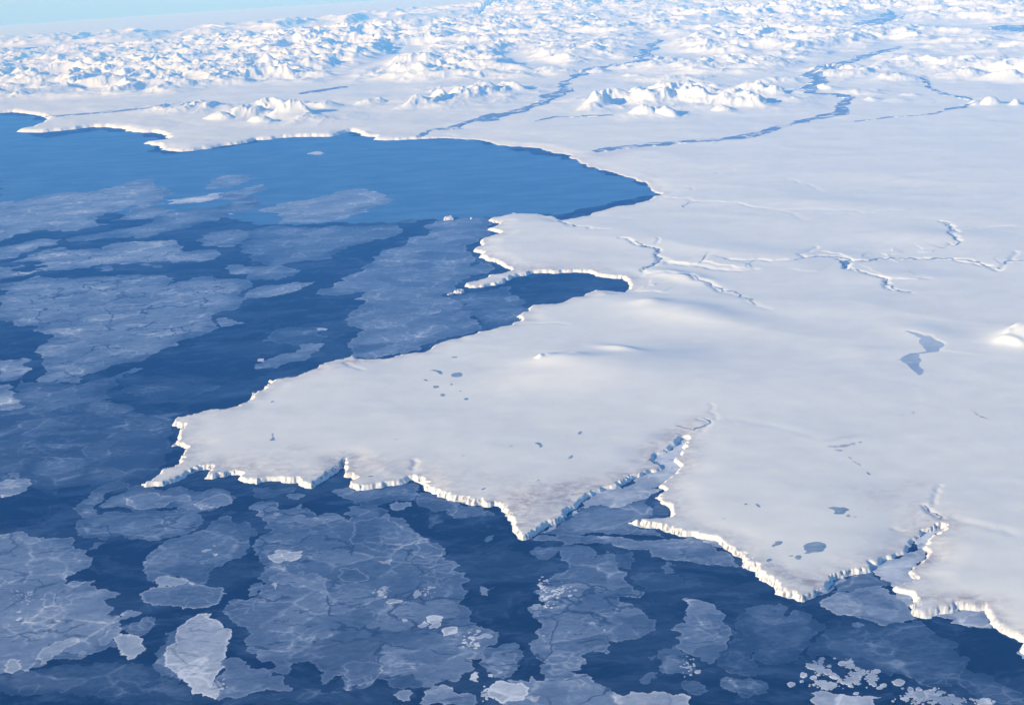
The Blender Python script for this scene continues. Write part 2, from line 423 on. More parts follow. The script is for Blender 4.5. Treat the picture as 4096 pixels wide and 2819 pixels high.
def blob(u, v, ru, rv, ang=0):
    a = math.radians(ang); du = U - u; dv = V - v
    p = du * math.cos(a) + dv * math.sin(a); q = -du * math.sin(a) + dv * math.cos(a)
    return np.exp(-(p / ru) ** 2 - (q / rv) ** 2)

# cliff height along the coast
HCL = 80 + (34 * perlin(X / 1700, Y / 1700, 5) + 16 * perlin(X / 500, Y / 500, 6)) * (1 - smooth(100, 690, np.minimum(D, 9e4)))
HCL = HCL + 60 * smooth(60000, 80000, Y)
HCL = HCL * (1 - 0.62 * np.clip(blob(2300, 640, 420, 70, 14) + blob(2560, 750, 130, 60) + blob(1950, 560, 250, 30), 0, 1))
HCL = HCL * (1 - 0.35 * np.clip(blob(2250, 830, 300, 40), 0, 1))
HCL = HCL * (1 - 0.35 * np.clip(blob(2600, 1900, 260, 170) , 0, 1)) * (1 - 0.45 * np.clip(blob(3620, 2180, 130, 160), 0, 1))
HCL = HCL * (1 - 0.22 * np.clip(blob(3800, 2450, 420, 160), 0, 1))
wx = perlin(X / 420, Y / 420, 31); wy = perlin(X / 420 + 50, Y / 420, 32)
tooth = np.abs(perlin(X / 190 + 0.5 * wx, Y / 165 + 0.5 * wy, 41)) * 1.3 + 0.5 * np.abs(perlin(X / 70 + wx, Y / 70, 43)) + 0.5 * perlin(X / 500, Y / 500, 44)
near = 1 - smooth(45000, 80000, Y)
dd = SD - (80 * tooth - 30) * (0.35 + 0.9 * smooth(-0.35, 0.35, perlin(X / 900, Y / 900, 49))) * (0.4 + 0.6 * near) * np.clip(SD / 40, 0, 1)
wid = np.maximum(60.0, 1.5 * DYC)
prof = np.clip(dd / wid, 0, 1)
prof = np.where(prof < 0.82, prof * 1.12, 0.918 + (prof - 0.82) * 0.455)
prof = np.clip(prof, 0, 1)
Z = HCL * prof + 12 * smooth(0, 900, np.minimum(D, 900)) * LAND
Z = np.where(SD < 0, np.maximum(SD * 1.2, -70), Z)
inl = np.clip(np.where(LAND, smooth(60, 700, np.minimum(D, 1e6)), 0), 0, 1)

# broad swells of the plateau
sw = fbm(X / 5200, Y / 3600, 4, 61) * 22 + fbm(X / 1500 + 3, Y / 1200, 3, 71) * 2.6 + fbm(X / 420, Y / 420, 3, 77) * 0.8
Z = Z + sw * inl * (1 + 1.2 * smooth(50000, 90000, Y))
lob = 1 - np.abs(fbm(X / 7500, (Y + 0.3 * X) / 4600, 2, 83, 0.35))
Z = Z + 44 * np.clip(lob - 0.25, 0, 1) * inl * smooth(26000, 38000, Y) * (1 - 0.5 * smooth(60000, 80000, Y)) + 8 * np.clip(lob - 0.3, 0, 1) * inl

# ---- hills, domes, single knobs: u, v, half width, half height (source pixels), metres, tilt
BL = [
 (2440,1495,330,62,225,-6),(2240,1470,120,26,110,0),(2162,1462,15,8,70,0),(2190,1455,20,7,45,0),(2215,1448,14,6,30,0),(2300,1452,30,6,35,0),
 (2760,1270,240,40,140,8),(2600,1235,60,14,75,0),(2480,1425,80,14,75,10),(2720,1120,130,18,100,10),
 (4110,1368,110,34,290,0),(4010,1390,34,10,60,0),(4060,1362,30,8,60,-10),(4100,1345,50,12,90,0),(4060,1400,40,8,60,10),(4030,1375,16,6,40,0),(3700,1350,160,34,50,10),
 (3000,1560,500,80,55,0),(3300,1250,300,40,40,0),(2050,2180,0.1,0.1,0,0),
 (2450,950,300,40,45,0),(2900,1010,260,30,55,5),(3350,830,400,30,60,3),(3700,960,300,30,60,3),(3650,1120,260,26,50,0),
 (3650,700,500,40,40,0),(2180,1020,240,40,35,0),(3450,1420,90,20,20,0),
 (1360,1500,140,40,30,0),(1900,1750,500,120,30,0),(3300,2050,400,120,35,0),(1700,2000,250,60,22,0),
]
for u, v, a, b, h, g in BL:
    Z = Z + h * blob(u, v, a, b, g) * inl

# ---- gullies and valleys: tile, metres deep, half width in metres
CUT = [
 (2,2,34,150,"1560,785 1600,770 1650,740 1720,690 1770,650 1780,620 1700,598"),
 (2,2,16,120,"1850,600 1840,560 1800,470"),
 (2,2,12,260,"1850,600 1950,595 2060,605 2200,635 2319,650"),
 (3,2,12,260,"0,655 150,690 300,720 400,760"),
 (3,2,55,120,"1590,1500 1560,1490 1500,1450 1440,1410 1415,1385"),
 (3,2,30,110,"1490,1385 1500,1340 1510,1280 1560,1200"),
 (3,2,26,240,"1590,1520 1700,1520 1850,1545 2000,1580 2200,1640"),
 (3,2,30,150,"1590,1500 1540,1530 1530,1594"),
 (3,3,35,130,"1540,15 1400,25 1250,10 1150,-15"),
 (1,2,45,130,"1385,1165 1395,1110 1425,1050 1435,980"),
 (1,2,30,160,"800,1015 850,985 930,945"),
 (1,2,50,170,"880,25 850,70 810,95"), (1,2,28,150,"840,100 900,140 960,160"),
 (2,1,60,150,"1190,862 1240,820 1310,780 1345,745 1300,725 1310,690 1330,665 1290,650 1200,640 1130,625 1080,595 980,575"),
 (2,1,30,110,"1300,620 1320,575"),
 (2,1,45,220,"1000,930 1200,880 1400,880 1560,900 1640,910"),
 (2,1,70,200,"1620,898 1730,955 1800,985 1900,1045"), (2,1,22,230,"1900,1045 2050,1090 2200,1170 2319,1215"),
 (2,1,55,230,"1350,735 1420,790 1600,810 1740,820 1900,850 2080,865 2200,850"),
 (2,1,40,160,"445,400 480,425 560,462 700,490 860,500"),
 (2,1,26,150,"1290,185 1400,195 1500,210 1640,235 1900,245 2100,262 2200,290 2319,300"),
 (2,1,16,120,"1300,180 1420,150 1600,130 1640,122 1560,95"),
 (2,1,14,130,"700,372 900,378 1150,405"),
 (2,1,22,140,"1060,1035 1200,1045 1380,1060"),
 (2,1,22,140,"90,1330 300,1330 500,1338"),
 (3,1,60,190,"-350,760 0,775 200,770 330,740 500,725 640,735 720,765 850,770 950,755 1100,745 1300,740 1500,748 1700,758 1850,780 1950,808 2090,845"),
 (3,1,80,150,"735,765 700,835"), (3,1,60,160,"735,765 740,835 820,860 900,890 1000,915 1080,935 1060,985 1130,1025"),
 (3,1,24,200,"1130,1025 1300,1060"),
 (3,1,30,190,"1090,945 1250,942 1450,932"),
 (3,1,45,170,"330,735 370,690 440,640"), (3,1,40,160,"2090,845 2170,790 2220,740 2240,690"),
 (3,1,60,150,"1600,650 1650,620 1740,600 1690,560 1650,530 1690,490 1640,440 1560,410"),
 (3,1,24,170,"1690,495 1900,480 2200,455"),
 (3,1,22,150,"2170,790 2319,765"),
 (3,1,18,200,"0,310 300,318 600,325 900,345 1200,330"), (3,1,16,220,"80,320 250,350 320,400"),
 (3,1,20,180,"180,30 250,40 400,90 480,130"),
 (2,0,22,200,"1790,1594 1850,1560 2000,1540"),
]
for c, r, h, w, s in CUT:
    P = px(c, r, s); P = unproject(P[:, 0], P[:, 1], 110)
    P = rough(P, 0.12, 0.003, closed=False)
    w = max(0.5 * w, 0.0012 * P[:, 1].mean()) if P[:, 1].mean() < 90000 else w; h = h * (0.40 if P[:, 1].mean() < 34000 else 0.5)
    d = line_dist(P, w * 3.2)
    Z = Z - h * np.exp(-(d / w) ** 2) * np.clip(inl * 1.6, 0, 1)
# ---- scarps: a step along the line, high on the left-hand side of travel, fading away from the edge
SCARP = [
 (2,1,75,95,1600,"1350,735 1420,775 1500,785 1600,800 1690,800 1720,780 1800,790 1900,820 2000,838 2100,845 2200,843"),
 (2,1,60,110,1400,"2200,838 2160,810 2000,780 1900,745 1780,720"),
 (3,1,70,110,1500,"440,680 560,700 680,725 760,760 850,765 980,750"),
 (3,1,55,110,1300,"1000,690 1080,725 1180,705 1260,690"), (3,1,50,110,1300,"1330,685 1420,695 1500,690 1600,660"),
 (3,1,45,120,1500,"1630,735 1700,755 1850,770 1950,805 2150,800"),
 (2,1,50,110,1300,"1240,925 1215,985 1320,990"), (2,1,40,120,1300,"1060,985 1110,1030 1240,1050 1380,1060"),
 (3,1,35,120,1500,"780,800 900,830 1090,935 1250,940 1450,930"),
 (3,1,30,110,1600,"1240,1405 1400,1450 1520,1495 1590,1530 1540,1594"),
 (3,1,35,130,1500,"190,838 340,870 460,875"),
 (2,1,30,110,1500,"1640,235 1900,240 2100,258 2200,285"),
 (2,1,32,110,1300,"1450,125 1600,128 1640,125"), (2,1,30,110,1300,"1420,200 1500,205 1650,205"),
 (3,0,32,160,2500,"340,1196 460,1192 560,1184 660,1186 780,1188 900,1192"),
 (2,0,30,160,2500,"1400,1328 1500,1320 1700,1308 1850,1305"), (2,0,30,160,2500,"1850,1140 2100,1118 2200,1130 2319,1145"),
 (3,0,42,160,2500,"560,1070 640,1072 740,1098"), (3,0,80,180,2500,"370,852 520,850 620,850 740,862 795,885"),
 (3,0,45,200,3000,"1840,900 1950,910 2080,905"),
 (1,0,60,120,1800,"1690,1212 1780,1214 1850,1228"), (2,0,45,110,1600,"470,1380 600,1374 720,1376"),
]
for c, r, h, w, fade, s in SCARP:
    P = px(c, r, s); P = unproject(P[:, 0], P[:, 1], 110)
    P = rough(P, 0.10, 0.003, closed=False)
    h = h * 0.30; w = max(0.8 * w, 0.0016 * P[:, 1].mean()); fade = max(fade, 0.03 * P[:, 1].mean())
    d, q, sgn = line_dist(P, fade, param=True)
    st = np.where(sgn < 0, smooth(0, w, np.minimum(d, 1e6)) * (1 - smooth(w, fade, np.minimum(d, 1e6))), 0)
    Z = Z + h * st * smooth(0, 0.12, q) * (1 - smooth(0.88, 1, q)) * inl

# ------------------------------------------------------------------ mountains
vf = np.interp(U, np.array([-900, 0, 141, 441, 700, 850, 1024, 1333, 1466, 1550, 1690, 2000, 2150, 2255, 2420, 2560, 2800, 3080, 3300, 3500, 3700, 4096, 5200]),
               np.array([444, 430, 422, 410, 392, 372, 360, 356, 346, 346, 345, 340, 335, 322, 300, 310, 325, 330, 300, 330, 350, 360, 365]))
mass = smooth(0, 26, vf - V + 10 * perlin(X / 9000, Y / 9000, 81))
def valley(c, r, w, s):
    P = px(c, r, s); P = unproject(P[:, 0], P[:, 1], 50); d = line_dist(rough(P, 0.1, 0.01, closed=False), w * 3)
    return 1 - np.exp(-(d / w) ** 2)
VAL = [(1,0,2000,"0,870 700,800 1060,600 1200,540 1400,500 1480,440"),(0,0,1700,"800,1010 1300,940 1700,900 2319,890"),
 (2,0,2300,"0,790 400,780 560,700 700,640 1130,560 1250,440 1380,370"),(2,0,2400,"1850,230 2000,220 2250,190"),
 (3,0,3200,"380,830 400,740 500,640 640,590 800,520 1000,480 1150,430"),(3,0,3200,"850,210 950,200 1130,140 1300,140"),(3,0,3600,"1350,240 1900,260 2319,290"),
 (3,0,3000,"1250,720 1450,740 1470,790 1800,890"),(1,0,2200,"1130,370 1260,350 1400,300"),(3,0,3200,"1700,520 2000,560 2319,520"),
 (2,0,1500,"0,520 300,640 470,700"),(2,0,1800,"1300,480 1700,560 2319,500")]
vm = 1.0
for a in VAL: vm = vm * (0.06 + 0.94 * valley(*a))
dens = np.interp(U, [0, 2200, 2600, 4096], [1, 1, 1, 1])
MASK = mass * vm * np.where(V < 215, 1, dens)
# hill groups standing on the coastal plain: u, v of the foot, half sizes, tilt, metres
HG = [(1180,480,95,14,-3,800),(1000,470,110,14,-6,560),(760,450,150,12,-4,420),(1100,445,130,12,-5,500),(880,490,60,8,0,330),
 (1290,440,80,9,0,260),(1490,425,60,8,-6,330),(1060,502,60,8,0,350),
 (1720,425,110,13,-10,560),(1900,395,120,15,-8,620),(2040,375,80,14,-6,480),(1800,375,120,9,-6,280),
 (2390,440,70,11,-8,640),(2480,415,140,15,-8,560),(2580,468,60,9,0,380),(2650,470,60,9,8,430),(2640,410,160,18,-5,620),
 (2830,410,170,20,0,700),(2960,430,140,14,0,520),(3060,395,120,16,8,560),(2900,455,50,8,0,300),(2780,365,150,12,0,330),
 (3500,415,40,6,0,240),(3585,418,60,6,0,280),(3640,395,40,5,0,160),(3900,430,26,7,0,200),(3960,432,40,7,0,300),(4062,432,20,5,0,280),
 (3300,372,70,6,0,280),(3380,305,170,20,0,420),(3560,330,130,14,0,330),(3700,275,200,16,0,420),(3850,320,120,14,0,380),
 (2380,300,60,7,0,240),(2480,285,60,8,0,300),(2540,318,50,5,0,170),(2700,330,180,14,0,200),(3000,270,200,22,0,420),(2650,270,140,16,0,500),
 (3200,225,130,14,0,300),(2200,300,100,12,0,300),(3480,385,120,10,0,170),(3120,340,90,12,0,200)]
ENV = 0
for u, v, a, b, g, h in HG:
    e = np.exp(-((( (U - u) * math.cos(math.radians(g)) + (V - v) * math.sin(math.radians(g))) / a) ** 2 + (((V - v) * math.cos(math.radians(g)) - (U - u) * math.sin(math.radians(g))) / b) ** 2) ** 1.45)
    e2 = np.exp(-((U - u) / (a * 1.7)) ** 2 - ((V - v) / (b * 1.9)) ** 2)
    ENV = np.maximum(ENV, np.maximum(e * h * 0.95, e2 * h * 0.30))
mk = (MASK > 0.01) | (ENV > 8)
xm, ym = X[mk], Y[mk]
w1 = fbm(xm / 7000, ym / 7000, 3, 91) * 900; w2 = fbm(xm / 7000 + 9, ym / 7000, 3, 92) * 900
rg1 = ridged((xm + w1) / 5200, (ym + w2) / 3900, 7, 101, 0.50)
rg2 = ridged((xm + w2) / 2500 + 4, (ym + w1) / 2300, 5, 131, 0.46)
big = np.clip(0.72 + 0.42 * fbm(xm / 26000, ym / 26000, 3, 141), 0.40, 1.2)
hm = np.maximum(rg1 * 1.0 + rg2 * 0.30 - 0.10, 0) * big
amp = 1180 * (1 - 0.25 * smooth(0, 500, vf[mk] - V[mk] - 130))
MH = hm * MASK[mk] * amp
rg3 = ridged((xm + 0.4 * w2) / 2600 + 9, (ym + 0.4 * w1) / 3600, 7, 211, 0.54)
peak = np.clip(1.35 * rg3 + 0.26, 0, 1.4)
MH = np.maximum(MH, ENV[mk] * peak)
Z[mk] += MH * inl[mk]
# low foothill ripples on the far plain
VB = np.interp(U, [-1500, 0, 1024, 1300, 1900, 2100, 5200], [290, 218, 162, 135, 85, -40, -300]) + 5 * perlin(X / 30000, Y / 60000, 171)
behind = smooth(0, 8, VB - V)
farr = smooth(22, 30, VB - V) * (1 - smooth(50, 64, VB - V + 6 * perlin(X / 40000, Y / 60000, 173)))
farh = ridged(X / 9000, Y / 9000, 4, 175) * 1150 * farr
Z = Z * (1 - behind) + behind * (farh - 40 + 60 * smooth(48, 66, VB - V))
fp = smooth(52000, 80000, Y) * inl * (1 - behind)
Z = Z + fp * np.clip(fbm(X / 6000, Y / 5000, 4, 151) - 0.05, 0, 1) * 70

SL = np.hypot(np.gradient(Z, axis=0) / DYC, np.gradient(Z, axis=1) / (np.gradient(ts)[None] * Y))
# ---- bare, wind-scoured belts near the cliff tops
BARE = 0.85 * np.exp(-np.where(LAND, D, 1e9) / 300.0) * (1 - smooth(300, 690, np.minimum(D, 9e4))) * near
for u, v, a, b, g, k in [(1450,1870,260,40,0,.5),(1000,1870,200,45,0,.45),(2120,2020,210,55,-14,.95),(2250,1985,160,30,-18,.7),(2060,2080,60,60,0,.8),(1900,1930,300,40,6,.35),
      (1500,1440,110,16,-14,.7),(1390,1470,130,14,-22,.45),(3560,2290,190,32,-18,.9),(3200,2330,120,26,20,.8),(3700,2070,130,70,0,.4),(3500,2000,140,40,10,.35),
      (3780,2410,180,20,4,.6),(2720,1730,120,26,-25,.6),(2560,1900,160,30,-20,.35),(2650,1830,120,40,0,.3),(3950,2480,120,24,38,.5),(2450,620,120,12,-6,.7),(2080,1080,200,16,-5,.45),
      (2350,1070,180,12,-4,.3),(1200,1810,60,14,0,.5),(1150,230,80,30,-20,.7),(1240,210,40,20,-20,.5),(640,1850,120,20,-14,.5),(3650,1950,60,20,0,.5),(3370,1770,70,8,-8,.5)]:
    BARE = BARE + k * blob(u, v, a, b, g)
BARE = np.clip(BARE, 0, 1) * (1 - smooth(0.45, 1.0, SL))
rn = perlin(X / 60, Y / 60, 161) + 0.6 * perlin(X / 26, Y / 26, 162)
ROCK = np.clip(smooth(0.9, 1.9, SL) * smooth(0.0, 0.45, rn), 0, 1) * near + 0.12 * smooth(.9, 2, SL) * near
ROCK = np.clip(ROCK, 0, 1)
ZW = Z + drop(X, Y)

def height(x, y):
    """terrain height above the curved sea at world points"""
    x = np.asarray(x, float); y = np.asarray(y, float)
    i = np.clip(np.searchsorted(ys, y) - 1, 0, NY - 2); j = np.clip(np.searchsorted(ts, x / y) - 1, 0, NT_ - 2)
    a = (y - ys[i]) / (ys[i + 1] - ys[i]); b = (x / y - ts[j]) / (ts[j + 1] - ts[j])
    a = np.clip(a, 0, 1); b = np.clip(b, 0, 1)
    return (Z[i, j] * (1 - a) * (1 - b) + Z[i + 1, j] * a * (1 - b) + Z[i, j + 1] * (1 - a) * b + Z[i + 1, j + 1] * a * b)

def on_land(u, v):
    z = np.full(len(u), 110.0)
    for _ in range(7):
        P = unproject(u, v, z); z = 0.5 * z + 0.5 * np.maximum(height(P[:, 0], P[:, 1]), 0)
    return unproject(u, v, z)

keep = (Z > -40)
q = keep[:-1, :-1] | keep[1:, :-1] | keep[:-1, 1:] | keep[1:, 1:]
idx = np.arange(NY * NT_).reshape(NY, NT_)
fq = np.stack([idx[:-1, :-1][q], idx[:-1, 1:][q], idx[1:, 1:][q], idx[1:, :-1][q]], 1)
used = np.zeros(NY * NT_, bool); used[fq.ravel()] = True
rm = np.cumsum(used) - 1; fq = rm[fq]
co = np.stack([X, Y, ZW], 2).reshape(-1, 3)[used]
land = new_mesh('snow_covered_land', co, faces=fq, mat=M_SNOW,
                attrs={'bare': BARE.ravel()[used], 'rock': ROCK.ravel()[used]})
tag(land, 'snow covered plateau and mountains with low sea cliffs', 'land', kind='structure')
# ------------------------------------------------------------------ sea ice: every sheet and floe is its own slab
def tri_poly(B, inner, extra=None):
    """triangulate a world polygon with inner points -> verts 2D, triangles, boundary edges"""
    c0 = B.mean(0); n = len(B)
    pts = [Vector((p[0] - c0[0], p[1] - c0[1])) for p in B] + [Vector((p[0] - c0[0], p[1] - c0[1])) for p in inner]
    vs, es, fs, *_ = delaunay_2d_cdt(pts, [], [list(range(n))], 1, 0.01)
    V2 = np.array([(v.x + c0[0], v.y + c0[1]) for v in vs]); T = np.array([f for f in fs if len(f) == 3])
    return V2, T

def inset_points(B, w, step):
    """points just inside the boundary at distances w, plus a sparse grid"""
    a = np.roll(B, 1, 0); b = np.roll(B, -1, 0); tn = b - a; tn /= np.linalg.norm(tn, axis=1)[:, None] + 1e-9
    nr = np.stack([-tn[:, 1], tn[:, 0]], 1)
    area = 0.5 * np.sum(B[:, 0] * b[:, 1] - b[:, 0] * B[:, 1])
    if area < 0: nr = -nr
    out = []
    for k, sub in ((0.5, 2), (1.1, 3), (2.2, 5)):
        P = (B + nr * w * k)[::sub]
        ok = inside(B, P[:, 0], P[:, 1]) & (seg_dist(B, P[:, 0], P[:, 1]) > w * k * 0.85)
        out.append(P[ok])
    x0, y0 = B.min(0); x1, y1 = B.max(0)
    nx = min(60, int((x1 - x0) / step) + 1); ny = min(90, int((y1 - y0) / step) + 1)
    gx, gy = np.meshgrid(np.linspace(x0, x1, nx + 2)[1:-1], np.linspace(y0, y1, ny + 2)[1:-1])
    g = np.stack([gx.ravel(), gy.ravel()], 1) + rng.normal(size=(gx.size, 2)) * step * 0.08
    ok = inside(B, g[:, 0], g[:, 1])
    g = g[ok]
    if len(g): g = g[seg_dist(B, g[:, 0], g[:, 1]) > w * 2.6]
    out.append(g)
    return np.concatenate(out)

NI = [0]
def slab(name, B, top, bottom, mat_, attrs, rimw, step, hfun=None, force=False):
    inner = inset_points(B, rimw, step)
    V2, T = tri_poly(B, inner)
    A1 = abs(0.5 * np.sum(B[:, 0] * np.roll(B[:, 1], -1) - np.roll(B[:, 0], -1) * B[:, 1]))
    q = V2[T]; A2 = np.abs(0.5 * np.cross(q[:, 1] - q[:, 0], q[:, 2] - q[:, 0])).sum()
    if abs(A2 / A1 - 1) > 0.02 and not force: return None
    e = seg_dist(B, V2[:, 0], V2[:, 1]) / rimw
    n = len(V2)
    zt = (hfun(V2[:, 0], V2[:, 1]) if hfun else 0) + top + drop(V2[:, 0], V2[:, 1])
    zb = (hfun(V2[:, 0], V2[:, 1]) if hfun else 0) + bottom + drop(V2[:, 0], V2[:, 1])
    o0 = V2.mean(0)
    ed = {}
    for t in T:
        for a, b in ((t[0], t[1]), (t[1], t[2]), (t[2], t[0])):
            if (b, a) in ed: del ed[(b, a)]
            else: ed[(a, b)] = 1
    bnd = np.array(list(ed)); bv = np.unique(bnd); m2 = {v: n + i for i, v in enumerate(bv)}
    L = V2 - o0
    zo = float(drop(*o0))
    co = np.concatenate([np.c_[L, zt - zo], np.c_[L[bv], zb[bv] - zo]])
    side = []
    for a, b in bnd:
        side += [(b, a, m2[a]), (b, m2[a], m2[b])]
    tr = np.concatenate([T, np.array(side)])
    at = {'edge': np.concatenate([e, np.zeros(len(bv))])}
    for k, v in attrs.items(): at[k] = np.full(len(co), v)
    o = new_mesh(name, co, faces=tr, mat=mat_, smooth_shade=False, attrs=at)
    o.location = (o0[0], o0[1], zo)
    return o

def ice(c, r, tone, rim, broken, s, name, label, group=None, cat=None, amp=0.17):
    P = px(c, r, s); P = unproject(P[:, 0], P[:, 1])
    NI[0] += 1
    for am in (amp, amp * 0.8, amp * 0.6, amp * 0.45, amp * .3, amp * .15, 0):
        o = ice_try(rough(P, am, 0.0010), name, tone, rim, broken, am == 0)
        if o: break
    return tag(o, label, cat or name.replace('_', ' '), group)

def ice_try(B, name, tone, rim, broken, force):
    ym = B[:, 1].mean()
    size = math.sqrt(abs(0.5 * np.sum(B[:, 0] * np.roll(B[:, 1], -1) - np.roll(B[:, 0], -1) * B[:, 1])))
    rw = min(max(0.0022 * ym, 30), size * 0.16)
    return slab(name, B, 1.2 + 0.035 * NI[0], -1.0, M_VEIL if tone < 0 else M_ICE, {'tone': tone, 'rim': rim, 'broken': broken}, rw, max(size / 14, 0.012 * ym), force=force)

